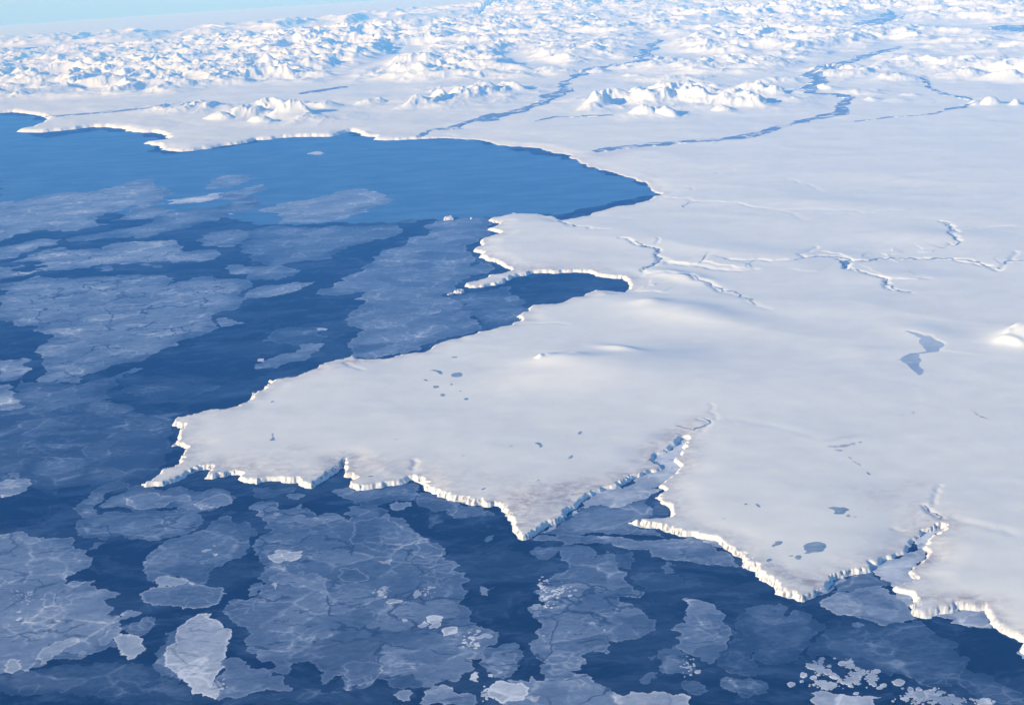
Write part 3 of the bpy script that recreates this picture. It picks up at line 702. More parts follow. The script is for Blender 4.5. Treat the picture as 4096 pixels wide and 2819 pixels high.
G1, G2, G3, G4 = 'grey ice sheets on the open sea', 'young grey ice sheets below the cliffs', 'bright floes in the near pack', 'small bright floes in the corner'
TH = 'thin_ice_sheet'; SH = 'ice_sheet'; FL = 'ice_floe'; FI = 'fast_ice'
ICE = [
# open sea, upper left
(0,1,2.8,.45,.5,"-80,245 0,240 200,225 420,175 700,150 1050,90 1200,40 1370,20 1400,60 1500,100 1540,140 1480,200 1450,260 1200,270 1100,310 950,340 880,390 870,430 1000,435 820,465 700,500 560,490 300,500 200,520 100,560 0,600 -80,610",SH,"long pale sheet farthest out on the left, above the blue channel",G1),
(0,1,2.6,.3,0,"1180,290 1350,275 1500,290 1600,300 1620,330 1400,375 1200,400 1000,410 1130,350",SH,"small pale sheet with a ragged tip just below the white wedge-shaped floe",G1),
(0,1,2.7,.45,0,"1860,90 1900,40 2000,0 2250,-10 2330,20 2200,60 2000,110 1900,120",SH,"narrow hazy sheet nearest to the far peninsula tip",G1),
(0,1,2.7,.45,0,"1950,222 2050,150 2200,110 2400,70 2420,120 2319,150 2150,215",SH,"slim grey sheet running right from the white wedge-shaped floe",G1),
(0,1,2.1,.2,.4,"1500,330 1700,300 1900,300 2100,250 2300,180 2350,230 2200,330 2000,400 1700,470 1300,560 1000,560 620,600 640,560 1000,500 1400,420",TH,"faint streaky sheet between the white wedge-shaped floe and the big pale sheets",G1),
(0,1,4.6,.3,0,"1460,215 1640,210 1900,165 2040,155 1930,215 1750,240 1540,255 1620,225",FL,"white wedge-shaped floe alone among the hazy grey sheets",G1),
(0,1,4.8,.2,0,"2060,345 2090,336 2125,343 2095,350",FL,"tiny white lens-shaped floe right of the white wedge-shaped one",G1),
(0,1,2.9,.4,.5,"-80,655 0,650 200,610 400,570 560,575 520,620 350,640 190,700 160,740 0,760 -80,762",SH,"pale sheet cut off by the left edge above the curved blue lead",G1),
(0,1,2.9,.4,.9,"40,790 160,760 300,700 400,670 560,645 580,670 730,665 930,670 940,640 1150,600 1300,595 1600,600 1670,640 1660,690 1880,670 2000,710 1960,750 1800,780 1560,790 1280,780 1150,800 1050,790 930,800 800,835 700,835 560,850 400,860 300,850 440,820 300,810 420,780 200,780",SH,"broad pale sheet with a rounded right lobe between two blue leads",G1),
(0,1,3.0,.3,.9,"-80,810 0,812 100,830 200,800 225,822 80,850 380,852 300,880 200,910 0,940 -80,945",SH,"small broken pale sheet at the left edge under the broad pale one",G1),
(0,1,2.6,.2,0,"840,835 950,812 1010,820 1045,838 1000,860 900,862",FL,"small oval grey floe in the long blue lead",G1),
(0,1,2.5,.2,0,"1265,800 1340,793 1480,808 1475,828 1380,824 1290,812",FL,"sliver of grey ice in the blue lead under the rounded lobe",G1),
(0,1,2.55,.35,1,"-80,985 0,980 200,950 330,900 450,920 650,930 900,910 1080,895 1300,900 1500,900 1590,950 1520,990 1700,950 1730,920 1940,905 1950,925 2100,930 2270,965 2280,1010 2190,1040 2140,1080 2200,1150 2180,1200 2020,1220 1910,1270 1920,1330 1970,1350 2000,1370 1800,1450 1600,1500 1450,1594 1330,1664 1230,1684 1000,1714 880,1774 780,1794 720,1884 500,1870 350,1874 340,1834 410,1794 400,1724 420,1654 300,1594 380,1530 400,1430 270,1350 130,1350 130,1310 0,1305 -80,1300",SH,"largest broken grey sheet of the open sea, speckled with dark slots",G1),
(0,1,2.6,.4,0,"1965,1290 2050,1280 2150,1325 2220,1330 2120,1345 2000,1370 1965,1330",FL,"pointed grey floe off the right corner of the largest speckled sheet",G1),
(1,1,2.6,.5,0,"-90,1060 0,1010 200,990 400,965 540,955 450,1000 340,1050 240,1075 0,1105 -110,1100",SH,"long grey sheet with a pale lower rim beside the dark central lead",G1),
(0,1,2.3,.3,.3,"1790,575 1950,510 2150,485 2319,500 2400,520 2319,560 2200,590 2100,650 1880,640 1830,600",SH,"rounded grey sheet right of the rounded pale lobe",G1),
(0,1,2.2,.3,0,"2010,805 2150,800 2319,820 2500,810 2690,880 2680,900 2500,945 2319,940 2100,890 2080,850",SH,"two-pointed grey sheet with a pale tip left of the dark central lead",G1),
(1,1,2.8,.5,0,"80,330 200,250 560,200 800,130 1000,120 1180,170 1240,215 1170,260 1050,290 1040,320 860,360 760,400 640,415 500,425 200,440 150,420 280,380",SH,"large smooth pale blue sheet with a thin white arc on its right edge",G1),
(1,1,4.5,.2,0,"460,1385 520,1370 620,1375 635,1400 540,1402",FL,"-",G1),
(1,1,1.9,.3,.3,"0,480 250,450 600,470 800,455 1300,420 1200,560 900,620 700,740 380,780 250,800 -50,770 -150,640",TH,"faint blue sheet between the smooth pale blue sheet and the dark central lead",G1),
(1,1,2.15,.5,.3,"1720,400 1600,415 1510,460 1590,490 1560,540 1380,580 1370,610 1190,665 1140,700 1040,740 1080,770 960,830 900,880 780,925 820,950 720,970 690,1010 590,1020 535,1070 700,1080 850,1070 1010,1050 950,1100 890,1120 1000,1130 980,1160 930,1200 830,1260 840,1350 930,1420 860,1500 830,1530 880,1594 850,1620 900,1640 1000,1652 1150,1634 1300,1600 1480,1580 1600,1505 1780,1455 1960,1420 2010,1400 2050,1360 2010,1300 1960,1240 1880,1170 1780,1115 1670,1088 1690,1065 1840,1050 1830,980 1950,900 2080,890 2150,850 2100,790 2010,760 1950,820 1960,720 1920,660 1940,620 2020,590 2100,540 2080,460 2130,400 2050,378 1850,385",SH,"great blue-grey sheet filling the strait in front of the forked headland",G1),
(1,1,1.7,.2,0,"1745,1090 1850,1140 1950,1220 2020,1300 2070,1350 2200,1345 2319,1350 2500,1250 2400,1180 2350,1080 2319,1000 2100,1040 1900,1070",TH,"thin dull sheet in the mouth of the narrow bay right of the curved crack",G1),
(1,1,2.5,.3,0,"1190,665 1350,640 1400,690 1290,700",FL,"-",G1),
(1,1,2.6,.2,0,"1140,830 1350,808 1370,825 1190,860",FL,"upper of two parallel pale slivers in the great strait sheet",G1),
(1,1,2.6,.2,0,"1190,880 1280,855 1370,830 1410,855 1310,892 1290,872",FL,"lower of two parallel pale slivers in the great strait sheet",G1),
(1,1,2.4,.2,0,"1400,690 1610,678 1600,700 1430,722",FL,"-",G1),
(1,1,2.6,.2,0,"1380,585 1500,555 1700,548 1650,585 1530,615 1480,590",FL,"pale blue floe with a blunt tail on the upper left rim of the strait sheet",G1),
(1,1,2.4,.2,0,"1690,485 1740,475 1760,490 1700,502",FL,"-",G1),
(1,1,1.9,.3,0,"1310,410 1400,390 1475,400 1450,420 1340,428",FL,"-",G1),
(1,1,1.25,.5,0,"60,1500 150,1420 350,1365 560,1370 650,1460 520,1510 380,1530 200,1520",TH,"faint dark blue sheet with a pale left tip in the dark central lead",G1),
(1,1,3.0,.4,0,"360,1594 410,1550 400,1530 500,1515 620,1520 570,1560 520,1594 400,1674 250,1704 180,1739 50,1744 0,1704 60,1674 200,1624",FL,"ragged pale floe lying across the dark lead off the long straight coast",G1),
(1,2,4.6,.2,0,"15,62 75,58 78,84 20,86",FL,"-",G1),
(0,2,3.4,.4,.6,"-90,295 0,300 120,310 155,370 150,410 180,480 235,490 130,515 0,518 -90,510",SH,"bright ribbed ice patch cut off by the left edge",G1),
(0,2,2.5,.3,.9,"-90,60 0,70 130,70 300,65 260,130 240,180 180,230 0,270 -90,275",SH,"medium grey sheet at the left edge above the bright ribbed patch",G1),
(0,2,1.7,.3,.4,"160,310 190,225 330,280 600,290 700,300 1000,230 1230,140 1300,150 1000,330 960,370 1020,410 880,460 600,505 240,515 180,480",TH,"dull blue sheet right of the bright ribbed patch",G1),
(0,2,1.25,.2,.3,"1100,340 1200,290 1400,290 1640,280 2000,300 1800,380 1500,400 1300,400 1150,370",TH,"-",G1),
(0,2,1.35,.3,.3,"-90,690 0,680 120,580 250,530 620,535 950,530 1300,570 1700,530 1300,650 900,700 500,700 200,720 0,800 -90,810",TH,"wide dim sheet across the dark sea left of the plateau's west tip",G1),
(0,2,1.35,.3,.3,"150,1030 300,960 600,900 760,890 830,960 900,1000 850,1100 650,1190 450,1200 300,1160 270,1090",TH,"rounded dim sheet off the lower left of the plateau's west tip",G1),
(0,2,3.0,.5,.3,"-90,1185 0,1180 80,1150 250,1150 295,1190 250,1230 180,1280 90,1310 0,1300 -90,1305",FL,"pale lumpy floe at the left edge below the dim sea",G1),
(0,2,3.1,.4,0,"60,1110 120,1085 180,1120 160,1145 80,1140",FL,"-",G1),
# below the western cliffs
(0,2,2.1,.4,.2,"880,1240 1000,1180 1100,1170 1180,1200 1160,1230 1000,1260 860,1380 840,1400 900,1430 800,1500 700,1460 650,1420 700,1380 830,1280",SH,"hook-shaped grey sheet left of the plateau's lowest left tip",G2),
(0,2,2.1,.3,.3,"900,1390 960,1340 1100,1280 1260,1200 1400,1245 1600,1220 1700,1250 1900,1240 2090,1290 2150,1320 2000,1380 1900,1440 1700,1470 1600,1400 1400,1425 1200,1450 1080,1400",SH,"long sheet hugging the foot of the plateau's lowest left tip",G2),
(0,2,2.5,1.0,0,"1140,1330 1250,1290 1400,1270 1700,1290 1740,1340 1500,1400 1260,1425 1190,1400",FL,"long oval floe with a pale rim right under the plateau's lowest left tip",G2),
(0,2,2.6,.9,0,"1755,1380 1850,1330 1930,1300 2080,1300 2115,1340 2050,1390 1950,1415 1800,1415",FL,"rimmed oval floe second from the left under the western cliffs",G2),
(0,3,2.1,.4,.7,"680,0 690,-60 740,-80 900,-120 1200,-145 1350,-165 1600,-170 1830,-110 1850,-70 1800,0 1700,50 1500,90 1250,90 1100,60 950,110 760,90 700,60",SH,"wide grey sheet with a smooth top edge below the rimmed oval floes",G2),
(0,3,2.0,.5,.3,"1430,160 1520,110 1700,60 1870,0 1990,-100 2100,-110 2230,0 2200,60 2170,120 2230,200 2190,270 2060,300 1960,350 1900,430 1870,500 1770,520 1600,430 1440,440 1400,500 1330,430 1290,380 1290,310 1340,240 1400,200",SH,"large blue-grey sheet with white specks left of the forked lead",G2),
(0,3,4.5,.2,0,"1825,205 1860,190 1920,186 1915,205 1850,218",FL,"longest white speck on the blue-grey sheet left of the forked lead",G2),
(0,3,4.5,.2,0,"1925,230 1965,228 1970,245 1935,252",FL,"-",G2),
(0,3,4.4,.2,0,"1925,155 1955,155 1950,165 1930,165",FL,"-",G2),
(0,3,2.7,.5,.6,"-90,65 0,60 120,40 250,50 340,90 500,85 640,80 690,110 685,190 790,205 835,260 830,300 700,390 600,450 600,510 780,480 865,470 880,555 990,570 1095,590 1050,630 930,650 1000,710 1035,740 960,785 1090,800 1090,880 1110,900 1000,990 1060,1080 800,1140 620,1200 480,1180 400,1240 250,1305 0,1330 -90,1340",SH,"huge veined ice sheet at the lower left edge",G2),
(0,3,2.8,.5,0,"1090,780 1150,730 1200,745 1290,765 1230,800 1100,825",FL,"arrow-shaped floe right of the huge veined sheet",G2),
(0,3,2.3,.4,.3,"1100,905 1260,850 1340,795 1400,840 1450,870 1350,930 1250,1000 1180,960",FL,"tapered grey floe between the arrow-shaped floe and the round bright one",G2),
(0,3,2.6,.4,0,"800,190 850,130 960,120 890,185",FL,"small kite-shaped floe in the dark gap right of the huge veined sheet",G2),
(0,3,2.2,1.2,.2,"1270,590 1400,530 1500,530 1700,490 1850,510 1990,530 2020,580 2060,590 2000,630 1980,680 1800,720 1650,730 1500,700 1380,700 1300,650",FL,"broad dark floe with a bright rim above the largest white floe",G2),
(0,3,3.0,.6,.3,"1430,440 1520,420 1600,450 1700,455 1770,510 1600,520 1440,540",FL,"ragged light patch on top of the broad bright-rimmed floe",G2),
(0,3,2.6,.2,.2,"1500,940 1640,900 1640,1300 1660,1370 1600,1400 1450,1320 1380,1230 1400,1130 1500,1050",FL,"smooth grey apron on the left flank of the largest white floe",G3),
(0,3,4.0,.8,.35,"1830,770 1920,770 1980,840 2020,900 2060,1020 2040,1130 2030,1200 1960,1330 1930,1390 1990,1400 2030,1450 2080,1460 2040,1530 1970,1545 1820,1490 1750,1505 1700,1420 1660,1370 1610,1340 1560,1290 1500,1200 1490,1130 1510,1070 1590,1010 1600,930 1690,850 1760,800",FL,"largest white floe, tall egg shape with cracks and a ragged tail",G3),
(0,3,3.9,.6,0,"1020,990 1100,950 1180,955 1260,990 1295,1060 1280,1130 1220,1180 1160,1195 1090,1140 1060,1070",FL,"round bright floe halfway between the left edge and the largest white floe",G3),
(0,3,3.4,.5,0,"880,1000 960,930 1100,900 1080,940 1020,1000 960,1060 900,1050",FL,"pale tapered floe touching the round bright floe's upper left",G3),
(0,3,3.4,.6,.3,"360,1190 380,1100 500,1020 640,990 720,1000 600,1080 480,1150 480,1180 420,1230 360,1240",FL,"long bright floe on the lower rim of the huge veined sheet",G3),
(0,3,3.8,.4,0,"700,1160 740,1110 795,1120 760,1165",FL,"small bright diamond floe right of the long bright floe",G3),
(0,3,3.2,1.0,0,"30,1240 100,1180 190,1190 215,1250 150,1310 50,1300",FL,"rimmed round floe nearest to the lower left corner",G3),
(0,3,2.6,1.0,0,"360,640 400,590 470,575 520,600 500,690 440,730 380,700",FL,"-",G2),
(0,3,1.45,.1,.3,"-90,1340 300,1290 700,1230 1100,1230 1400,1280 1600,1360 1700,1430 1760,1520 1400,1560 1000,1560 600,1500 0,1470 -90,1465",TH,"smooth dim sheet along the bottom left between the veined sheet and the edge",G2),
(1,3,1.2,.1,0,"-300,1560 0,1500 300,1475 600,1490 900,1530 1250,1555 1240,1594 700,1590 200,1560 -200,1620",TH,"low wavy stand-in for window reflection along the bottom edge",G2),  # added band, stands in for pale reflection in the window glass
# central pack
(1,3,2.05,.55,.8,"60,400 90,330 30,250 -40,160 0,120 60,60 150,10 100,-60 0,-110 -30,-170 60,-260 180,-240 190,-180 300,-170 420,-220 500,-150 560,-110 640,-140 760,-120 830,-60 830,-190 1080,-220 1200,-150 1400,-30 1430,20 1540,90 1720,180 1690,250 1800,300 1780,390 1900,400 1880,540 1900,600 1830,690 1900,710 1930,790 2000,860 2110,910 2180,1040 2090,1130 2060,1180 1950,1190 1940,1300 1850,1370 1700,1380 1500,1350 1620,1400 1590,1450 1500,1440 1290,1450 1170,1370 1100,1350 1060,1400 800,1460 780,1330 720,1330 600,1420 540,1240 400,1210 200,1250 130,1200 0,1180 -100,1000 -250,800 -280,720 -200,640 0,620 40,560 90,500",SH,"giant grey pack sheet under the cliffs in the centre, crossed by pale ridges",G2),
(1,3,4.6,.4,0,"110,265 180,225 170,205 270,193 420,205 425,245 380,280 240,305 150,305",FL,"isolated white oval floe with a notch on its left, high on the giant sheet",G3),
(1,3,4.6,.2,0,"130,510 170,490 195,520 180,555",FL,"small white triangular floe on the left rim of the giant sheet",G3),
(1,3,3.0,.5,.8,"120,440 200,400 370,415 410,390 450,395 440,420 530,410 620,450 640,540 660,610 500,560 300,500 130,480",FL,"crumbled pale patch below the isolated white oval floe",G3),
(1,3,4.2,.2,0,"385,525 430,510 460,520 420,535",FL,"-",G3),
(1,3,3.9,.3,0,"530,455 580,430 625,455 590,475",FL,"-",G3),
(1,3,1.9,1.4,0,"740,430 760,370 920,360 1000,420 1020,470 900,500 780,480",FL,"dark disc ringed by a pale ridge in the middle of the giant sheet",G2),
(1,3,1.85,1.2,0,"850,90 880,-60 1080,-100 1250,-60 1430,40 1500,100 1400,150 1300,190 1100,225 1000,180",FL,"smooth dark rounded pan at the upper right of the giant sheet",G2),
(1,3,2.05,1.1,0,"1430,160 1530,95 1720,185 1690,250 1540,270 1400,240",FL,"fan-shaped pan with a pale outer band at the giant sheet's right corner",G2),
(1,3,4.2,.2,.2,"1100,300 1160,300 1230,285 1222,340 1150,322",FL,"white splinter-shaped floe right of the dark ringed disc",G3),
(1,3,2.2,.9,.1,"760,1260 900,1200 1130,1230 1150,1260 1110,1340 1060,1400 820,1450 790,1330",FL,"fan-shaped grey pan at the bottom of the giant sheet",G2),
(1,3,4.0,.9,0,"1545,800 1600,785 1670,795 1685,840 1620,860 1550,850",FL,"uppermost of three bright floes touching each other",G3),
(1,3,4.0,.8,0,"1460,880 1530,835 1570,870 1500,905",FL,"left one of three bright floes touching each other",G3),
(1,3,4.0,.8,0,"1560,890 1610,862 1680,860 1640,910 1570,915",FL,"lowest of three bright floes touching each other",G3),
(1,3,3.9,1.0,0,"1690,910 1770,890 1830,920 1810,955 1740,970 1705,985 1690,945",FL,"bright comma-shaped floe just right of the three touching ones",G3),
(1,3,4.2,.4,0,"1420,600 1490,555 1500,590 1440,640",FL,"slanted bright floe above the three touching ones",G3),
(1,3,3.5,.7,0,"1165,670 1230,640 1320,650 1310,675 1200,690",FL,"flat pale oval floe left of the slanted bright floe",G3),
(1,3,2.9,.4,0,"990,640 1100,605 1180,610 1080,640 1020,700 980,690",FL,"-",G2),
(1,3,4.4,.4,0,"1950,1340 1980,1295 2015,1340 2015,1390 1970,1385",FL,"upright bright shard left of the big round floe at the bottom",G3),
(1,3,4.2,.3,0,"2100,1325 2170,1315 2140,1350 2105,1345",FL,"small bright floe just above the big round floe at the bottom",G3),
(1,3,2.7,.3,0,"1380,395 1440,390 1500,430 1470,510 1410,470",FL,"pale wedge near the right rim of the giant sheet",G2),
(1,3,2.6,.3,0,"1500,530 1640,445 1700,490 1690,560 1600,600 1500,560",FL,"smooth lens-shaped floe near the right rim of the giant sheet",G2),
(1,3,4.1,.3,0,"1960,985 2030,965 2100,955 2140,970 2130,995 2000,998",FL,"thin bright floe on the giant sheet's lower right rim",G3),
(1,3,3.3,.4,0,"2025,525 2095,555 2165,535 2100,610 2040,580",FL,"lone V-shaped floe in the dark lead right of the giant sheet",G3),
(1,3,2.0,.3,0,"2060,110 2100,70 2145,60 2140,110 2080,135",FL,"-",G2),
(1,3,3.4,.6,.3,"1240,1510 1310,1470 1400,1465 1420,1500 1390,1560 1300,1550",FL,"isolated pale floe in the dark water below the giant sheet",G3),
(1,3,3.8,.5,0,"1320,830 1345,822 1375,832 1350,850",FL,"-",G3),
(1,3,2.5,.6,.6,"1510,1620 1520,1480 1650,1430 1780,1440 1850,1500 2000,1560 2000,1620",SH,"lumpy grey sheet on the bottom edge left of the big round floe",G2),
(1,3,2.2,.6,.4,"-330,1560 -300,1190 -150,1170 -60,1260 0,1280 100,1280 130,1340 260,1360 300,1420 300,1480 180,1470 0,1480",SH,"grey sheet with a rounded right end between the largest white floe and bottom centre",G2),
(1,3,2.4,.5,0,"120,1280 190,1240 310,1250 300,1310 200,1310",FL,"small grey floe in the bottom inlet of dark water",G2),
(1,3,2.1,.4,.5,"-180,40 -110,-60 0,0 10,60 -60,120 -100,200 -150,120",SH,"narrow grey sheet in the forked lead left of the giant sheet",G2),
(1,3,2.4,.4,0,"-70,560 -20,500 60,485 85,530 20,600 -60,620",FL,"-",G2),
(1,2,2.0,.4,.4,"0,1230 100,1225 250,1240 300,1225 350,1270 180,1300 60,1330 0,1320",SH,"-",G2),
(1,2,2.6,.5,0,"270,1300 310,1278 400,1285 440,1305 370,1335 290,1325",FL,"small lozenge floe in the dark pool under the second bay",G2),
(1,2,2.1,.4,.3,"700,1250 840,1225 920,1262 1050,1250 1200,1222 1380,1200 1450,1190 1480,1290 1450,1350 1300,1340 1100,1390 950,1400 880,1370 740,1290",SH,"blue-grey sheet pressed against the cliffs between the second bay and the notch",G2),
(1,2,2.9,.8,0,"1215,1405 1280,1350 1400,1360 1415,1390 1350,1425 1250,1430",FL,"pale folded floe in dark water below the notch in the cliffs",G2),
(1,2,1.8,.5,.2,"1450,1350 1480,1280 1600,1300 1700,1340 1850,1380 1760,1440 1620,1450 1480,1400",SH,"smooth blue pan hard against the stepped cliffs",G2),
(1,2,1.7,.3,0,"1720,1450 1860,1385 2000,1400 2120,1440 2170,1480 1990,1490 1850,1510",SH,"dim lens-shaped pan under the stepped cliffs' right end",G2),
(1,2,1.5,.2,0,"1570,1480 1700,1460 1700,1540 1600,1594 1560,1594",TH,"-",G2),
# right of the dark central lead
(2,3,2.1,.55,.8,"440,210 480,150 620,160 740,190 740,270 860,200 940,260 950,360 1050,400 1080,520 1100,560 1200,575 1160,630 980,620 990,670 1170,740 1220,790 1300,830 1300,890 1220,960 1160,1000 1030,1010 880,1020 870,1140 700,1120 620,1160 670,1190 640,1270 570,1295 500,1290 400,1240 300,1220 200,1130 165,1080 240,1000 230,960 290,880 220,820 180,800 150,715 220,690 300,700 310,670 240,650 250,610 190,575 300,480 380,430 490,390 490,300 440,280",SH,"tall ragged sheet below the arrow-shaped cape, bulging to the right",G2),
(2,3,2.4,.5,.7,"200,1070 330,950 600,920 690,850 760,880 880,1040 870,1140 700,1120 560,1165 400,1190 300,1220 200,1120",FL,"smooth lighter pan forming the lower left lobe of the tall ragged sheet",G2),
(2,3,3.6,.3,0,"160,715 200,690 260,690 270,715 230,740",FL,"upper of two bright lumps on the tall ragged sheet's left rim",G3),
(2,3,3.6,.3,0,"185,795 210,750 250,745 270,765 240,800",FL,"lower of two bright lumps on the tall ragged sheet's left rim",G3),
(2,3,3.7,.3,0,"695,860 720,845 755,860 750,882",FL,"small bright peak-shaped floe in the heart of the tall ragged sheet",G3),
(2,3,4.3,.2,0,"820,925 850,912 845,935",FL,"-",G3),
(2,3,4.5,.2,0,"260,975 300,970 292,985",FL,"-",G3),
(2,3,2.2,.58,.5,"1440,920 1480,880 1570,860 1560,800 1620,800 1590,680 1540,640 1640,640 1830,690 1840,730 1930,780 1920,870 1970,880 1975,1000 1950,1080 1850,1180 1800,1235 1700,1170 1540,1100 1480,1080 1520,1020 1480,990 1530,970",SH,"shield-shaped sheet with curved pale folds right of the dark bay of water",G2),
(2,3,1.6,.3,.5,"1985,900 2180,1010 2180,1200 2280,1280 2200,1340 1990,1320 1870,1250 1850,1190 1960,1080",TH,"dim sheet on the right flank of the shield-shaped one",G2),
(2,3,2.1,.4,.6,"1350,1100 1480,1060 1520,1110 1600,1160 1600,1210 1650,1300 1560,1320 1440,1320 1330,1280 1360,1220 1310,1150",SH,"jagged sheet just below the shield-shaped one",G2),
(2,3,2.4,.3,0,"1230,1165 1300,1150 1280,1195 1240,1200",FL,"-",G2),
(2,3,2.3,.4,0,"1150,1380 1200,1330 1320,1305 1320,1350 1250,1400 1200,1410",FL,"leaf-shaped grey floe alone in the dark bay of water",G2),
(2,3,2.0,.4,.5,"1520,1450 1560,1380 1700,1390 1780,1470 1700,1510 1600,1500",SH,"small ragged sheet right of the long bright bottom floe",G2),
(2,3,1.8,.3,.5,"1880,1400 1900,1350 2100,1370 2319,1400 2319,1500 2150,1540 2040,1480 1900,1440",TH,"-",G2),
(2,3,4.0,.7,.2,"890,1520 880,1480 930,1490 1020,1520 1150,1490 1300,1475 1430,1500 1560,1500 1610,1550 1630,1640 950,1640 930,1550",FL,"long bright floe cut by the bottom edge right of centre",G3),
(2,3,2.5,.7,.7,"-40,1370 0,1370 150,1395 180,1340 210,1380 300,1370 560,1330 670,1320 740,1390 900,1450 910,1480 930,1550 950,1640 -40,1640",SH,"veined sheet on the bottom edge between the round floe and the long bright one",G2),
(2,3,2.1,.4,.2,"250,1240 400,1240 520,1300 580,1320 450,1370 360,1385 300,1340 260,1290",SH,"plain grey pan under the lower left lobe of the tall ragged sheet",G2),
(1,3,4.1,.8,.1,"2095,1480 2120,1430 2250,1385 2400,1395 2470,1440 2470,1500 2420,1560 2250,1590 2200,1570 2100,1520",FL,"big round white-rimmed floe at the bottom just left of centre",G3),
(2,3,4.1,.4,0,"120,1540 180,1510 260,1520 240,1560 170,1560",FL,"bright oval floe right of the big round white-rimmed one",G3),
(2,3,2.2,.4,.6,"-230,1080 -100,1060 0,1040 40,1040 50,1100 125,1110 110,1160 60,1200 50,1280 0,1330 -100,1380 -230,1300 -240,1180",SH,"square grey sheet above the big round white-rimmed floe",G2),
(2,3,2.2,.6,.4,"170,95 260,62 600,62 850,72 1100,102 1250,112 1500,100 1700,110 1850,180 1950,220 2080,350 1950,345 1700,325 1600,300 1400,290 1280,265 1240,190 1100,195 900,140 780,130 600,135 500,150 440,120 250,112",SH,"long pale sheet stretched along the mouth of the large inlet",G2),
(2,3,4.1,.1,0,"1720,108 1800,112 1850,120 1915,172 1830,165",FI,"small white ice shelf at the foot of the cliffs right of the large inlet",G2),
(2,3,2.2,.3,0,"160,210 220,170 340,170 470,170 400,240 290,285 220,265",FL,"smooth oval floe below the arrow-shaped cape",G2),
(2,3,1.9,.5,.2,"1350,350 1400,300 1490,330 1480,400 1390,410",FL,"-",G2),
(2,3,1.8,.4,.4,"950,240 1080,210 1120,300 1080,370 960,360",FL,"-",G2),
(2,3,1.5,.3,.4,"1080,430 1300,400 1500,420 1560,470 1400,560 1200,560 1100,500",TH,"dim sheet under the long pale one, left of the open dark water",G2),
# inlets
(2,2,2.5,.2,.1,"240,1640 400,1594 560,1480 700,1410 800,1380 900,1410 1000,1405 1170,1340 1220,1320 1200,1360 1280,1420 1240,1500 1040,1540 1150,1600 1300,1620 1400,1680 600,1660",SH,"grey sheet in the mouth of the large inlet below the white ice",G2),
(2,2,4.3,.1,0,"250,1640 330,1570 380,1555 490,1500 560,1440 640,1370 720,1310 850,1250 1000,1240 1100,1160 1210,1120 1330,1150 1400,1190 1330,1215 1260,1235 1360,1245 1240,1310 1170,1340 1090,1370 1000,1405 900,1410 800,1380 700,1410 560,1480 400,1594 300,1640",FI,"white fast ice curving along the left bank of the large inlet",G2),
(2,2,4.75,0,0,"1180,1135 1260,1085 1400,1050 1290,960 1290,925 1450,890 1510,830 1510,790 1560,775 1610,780 1580,840 1620,880 1480,990 1540,1060 1420,1160 1370,1195 1330,1170 1300,1150",FI,"snow-covered ice floor in the narrow head of the large inlet",G2),
(2,2,1.1,.1,0,"1285,1325 1340,1350 1390,1390 1440,1440 1450,1498 1350,1498 1240,1500 1280,1420 1200,1360 1220,1322",TH,"-",G2),
(3,3,4.75,0,0,"960,400 935,388 920,345 1010,330 1050,290 1130,280 1250,230 1370,80 1450,40 1590,0 1560,40 1450,130 1430,260 1330,350 1270,400 1340,475 1230,520 1130,527 1110,495 1020,470",FI,"snow-covered ice floor of the small inlet at the lower right",G2),
(3,3,3.8,.1,0,"440,612 560,552 580,500 600,470 690,462 780,430 860,410 870,418 700,480 640,500 570,570",FI,"pale ice shelf along the left bank below the small inlet",G2),
(3,3,2.3,.2,0,"560,580 640,500 700,480 870,415 940,395 1010,470 1115,495 1140,530 1030,520 900,540 700,580",SH,"smooth blue sheet right in front of the small inlet",G2),
(3,3,3.0,.5,.1,"740,580 900,530 1030,520 1100,570 1200,650 1280,730 1345,820 1220,860 1070,885 1000,870 880,830 700,780 600,770 520,720 475,690 490,650 600,600",SH,"pale rounded sheet with white veins below the small inlet",G2),
(3,3,2.4,.5,0,"730,600 1000,590 1160,660 1200,740 1100,740 900,700 740,660",FL,"duller smooth core of the pale rounded sheet",G2),
(3,3,4.0,.1,0,"1490,800 1600,778 1680,782 1720,750 1850,750 1970,745 1990,850 2025,905 1900,895 1750,870 1660,860 1715,818 1600,815",FI,"white ice shelf under the last cliffs on the right",G2),
(3,3,4.2,.1,0,"1160,590 1300,605 1330,680 1270,705 1200,650",FI,"small white ice patch in the hollow of the right cliffs",G2),
(3,3,1.4,.3,.1,"640,875 800,880 1050,895 1400,840 1450,900 1530,970 1700,1030 1740,1050 1720,1150 1830,1200 1790,1250 1830,1290 1950,1310 2050,1390 2150,1420 2300,1500 2380,1640 2000,1640 1700,1400 1400,1420 1200,1320 1000,1300 800,1250 600,1170 400,1180 360,1100 370,1060 440,1000 520,920",TH,"vast dim sheet with a thin wandering pale edge at the lower right",G2),
(3,3,1.75,.3,.5,"-300,900 -200,740 -100,700 0,690 60,760 100,680 140,700 150,800 250,740 400,800 520,870 530,900 400,980 370,1060 290,1130 280,1190 100,1230 0,1230 -140,1200 -150,1020",TH,"dim ragged sheet under the cape with the ponds",G2),
(3,3,4.0,.5,.1,"395,1490 480,1470 560,1490 640,1505 800,1520 870,1520 1025,1530 950,1580 930,1640 450,1640 400,1540",FL,"long pale floe on the bottom edge under the cluster of small floes",G3),
(3,3,3.0,.3,0,"760,865 820,850 880,880 840,900 770,895",FL,"-",G2),
(3,3,4.3,.2,0,"2255,1130 2290,1110 2400,1080 2500,1180 2400,1230 2300,1180",FI,"white ice skirt around the rock at the right edge",G2),
]
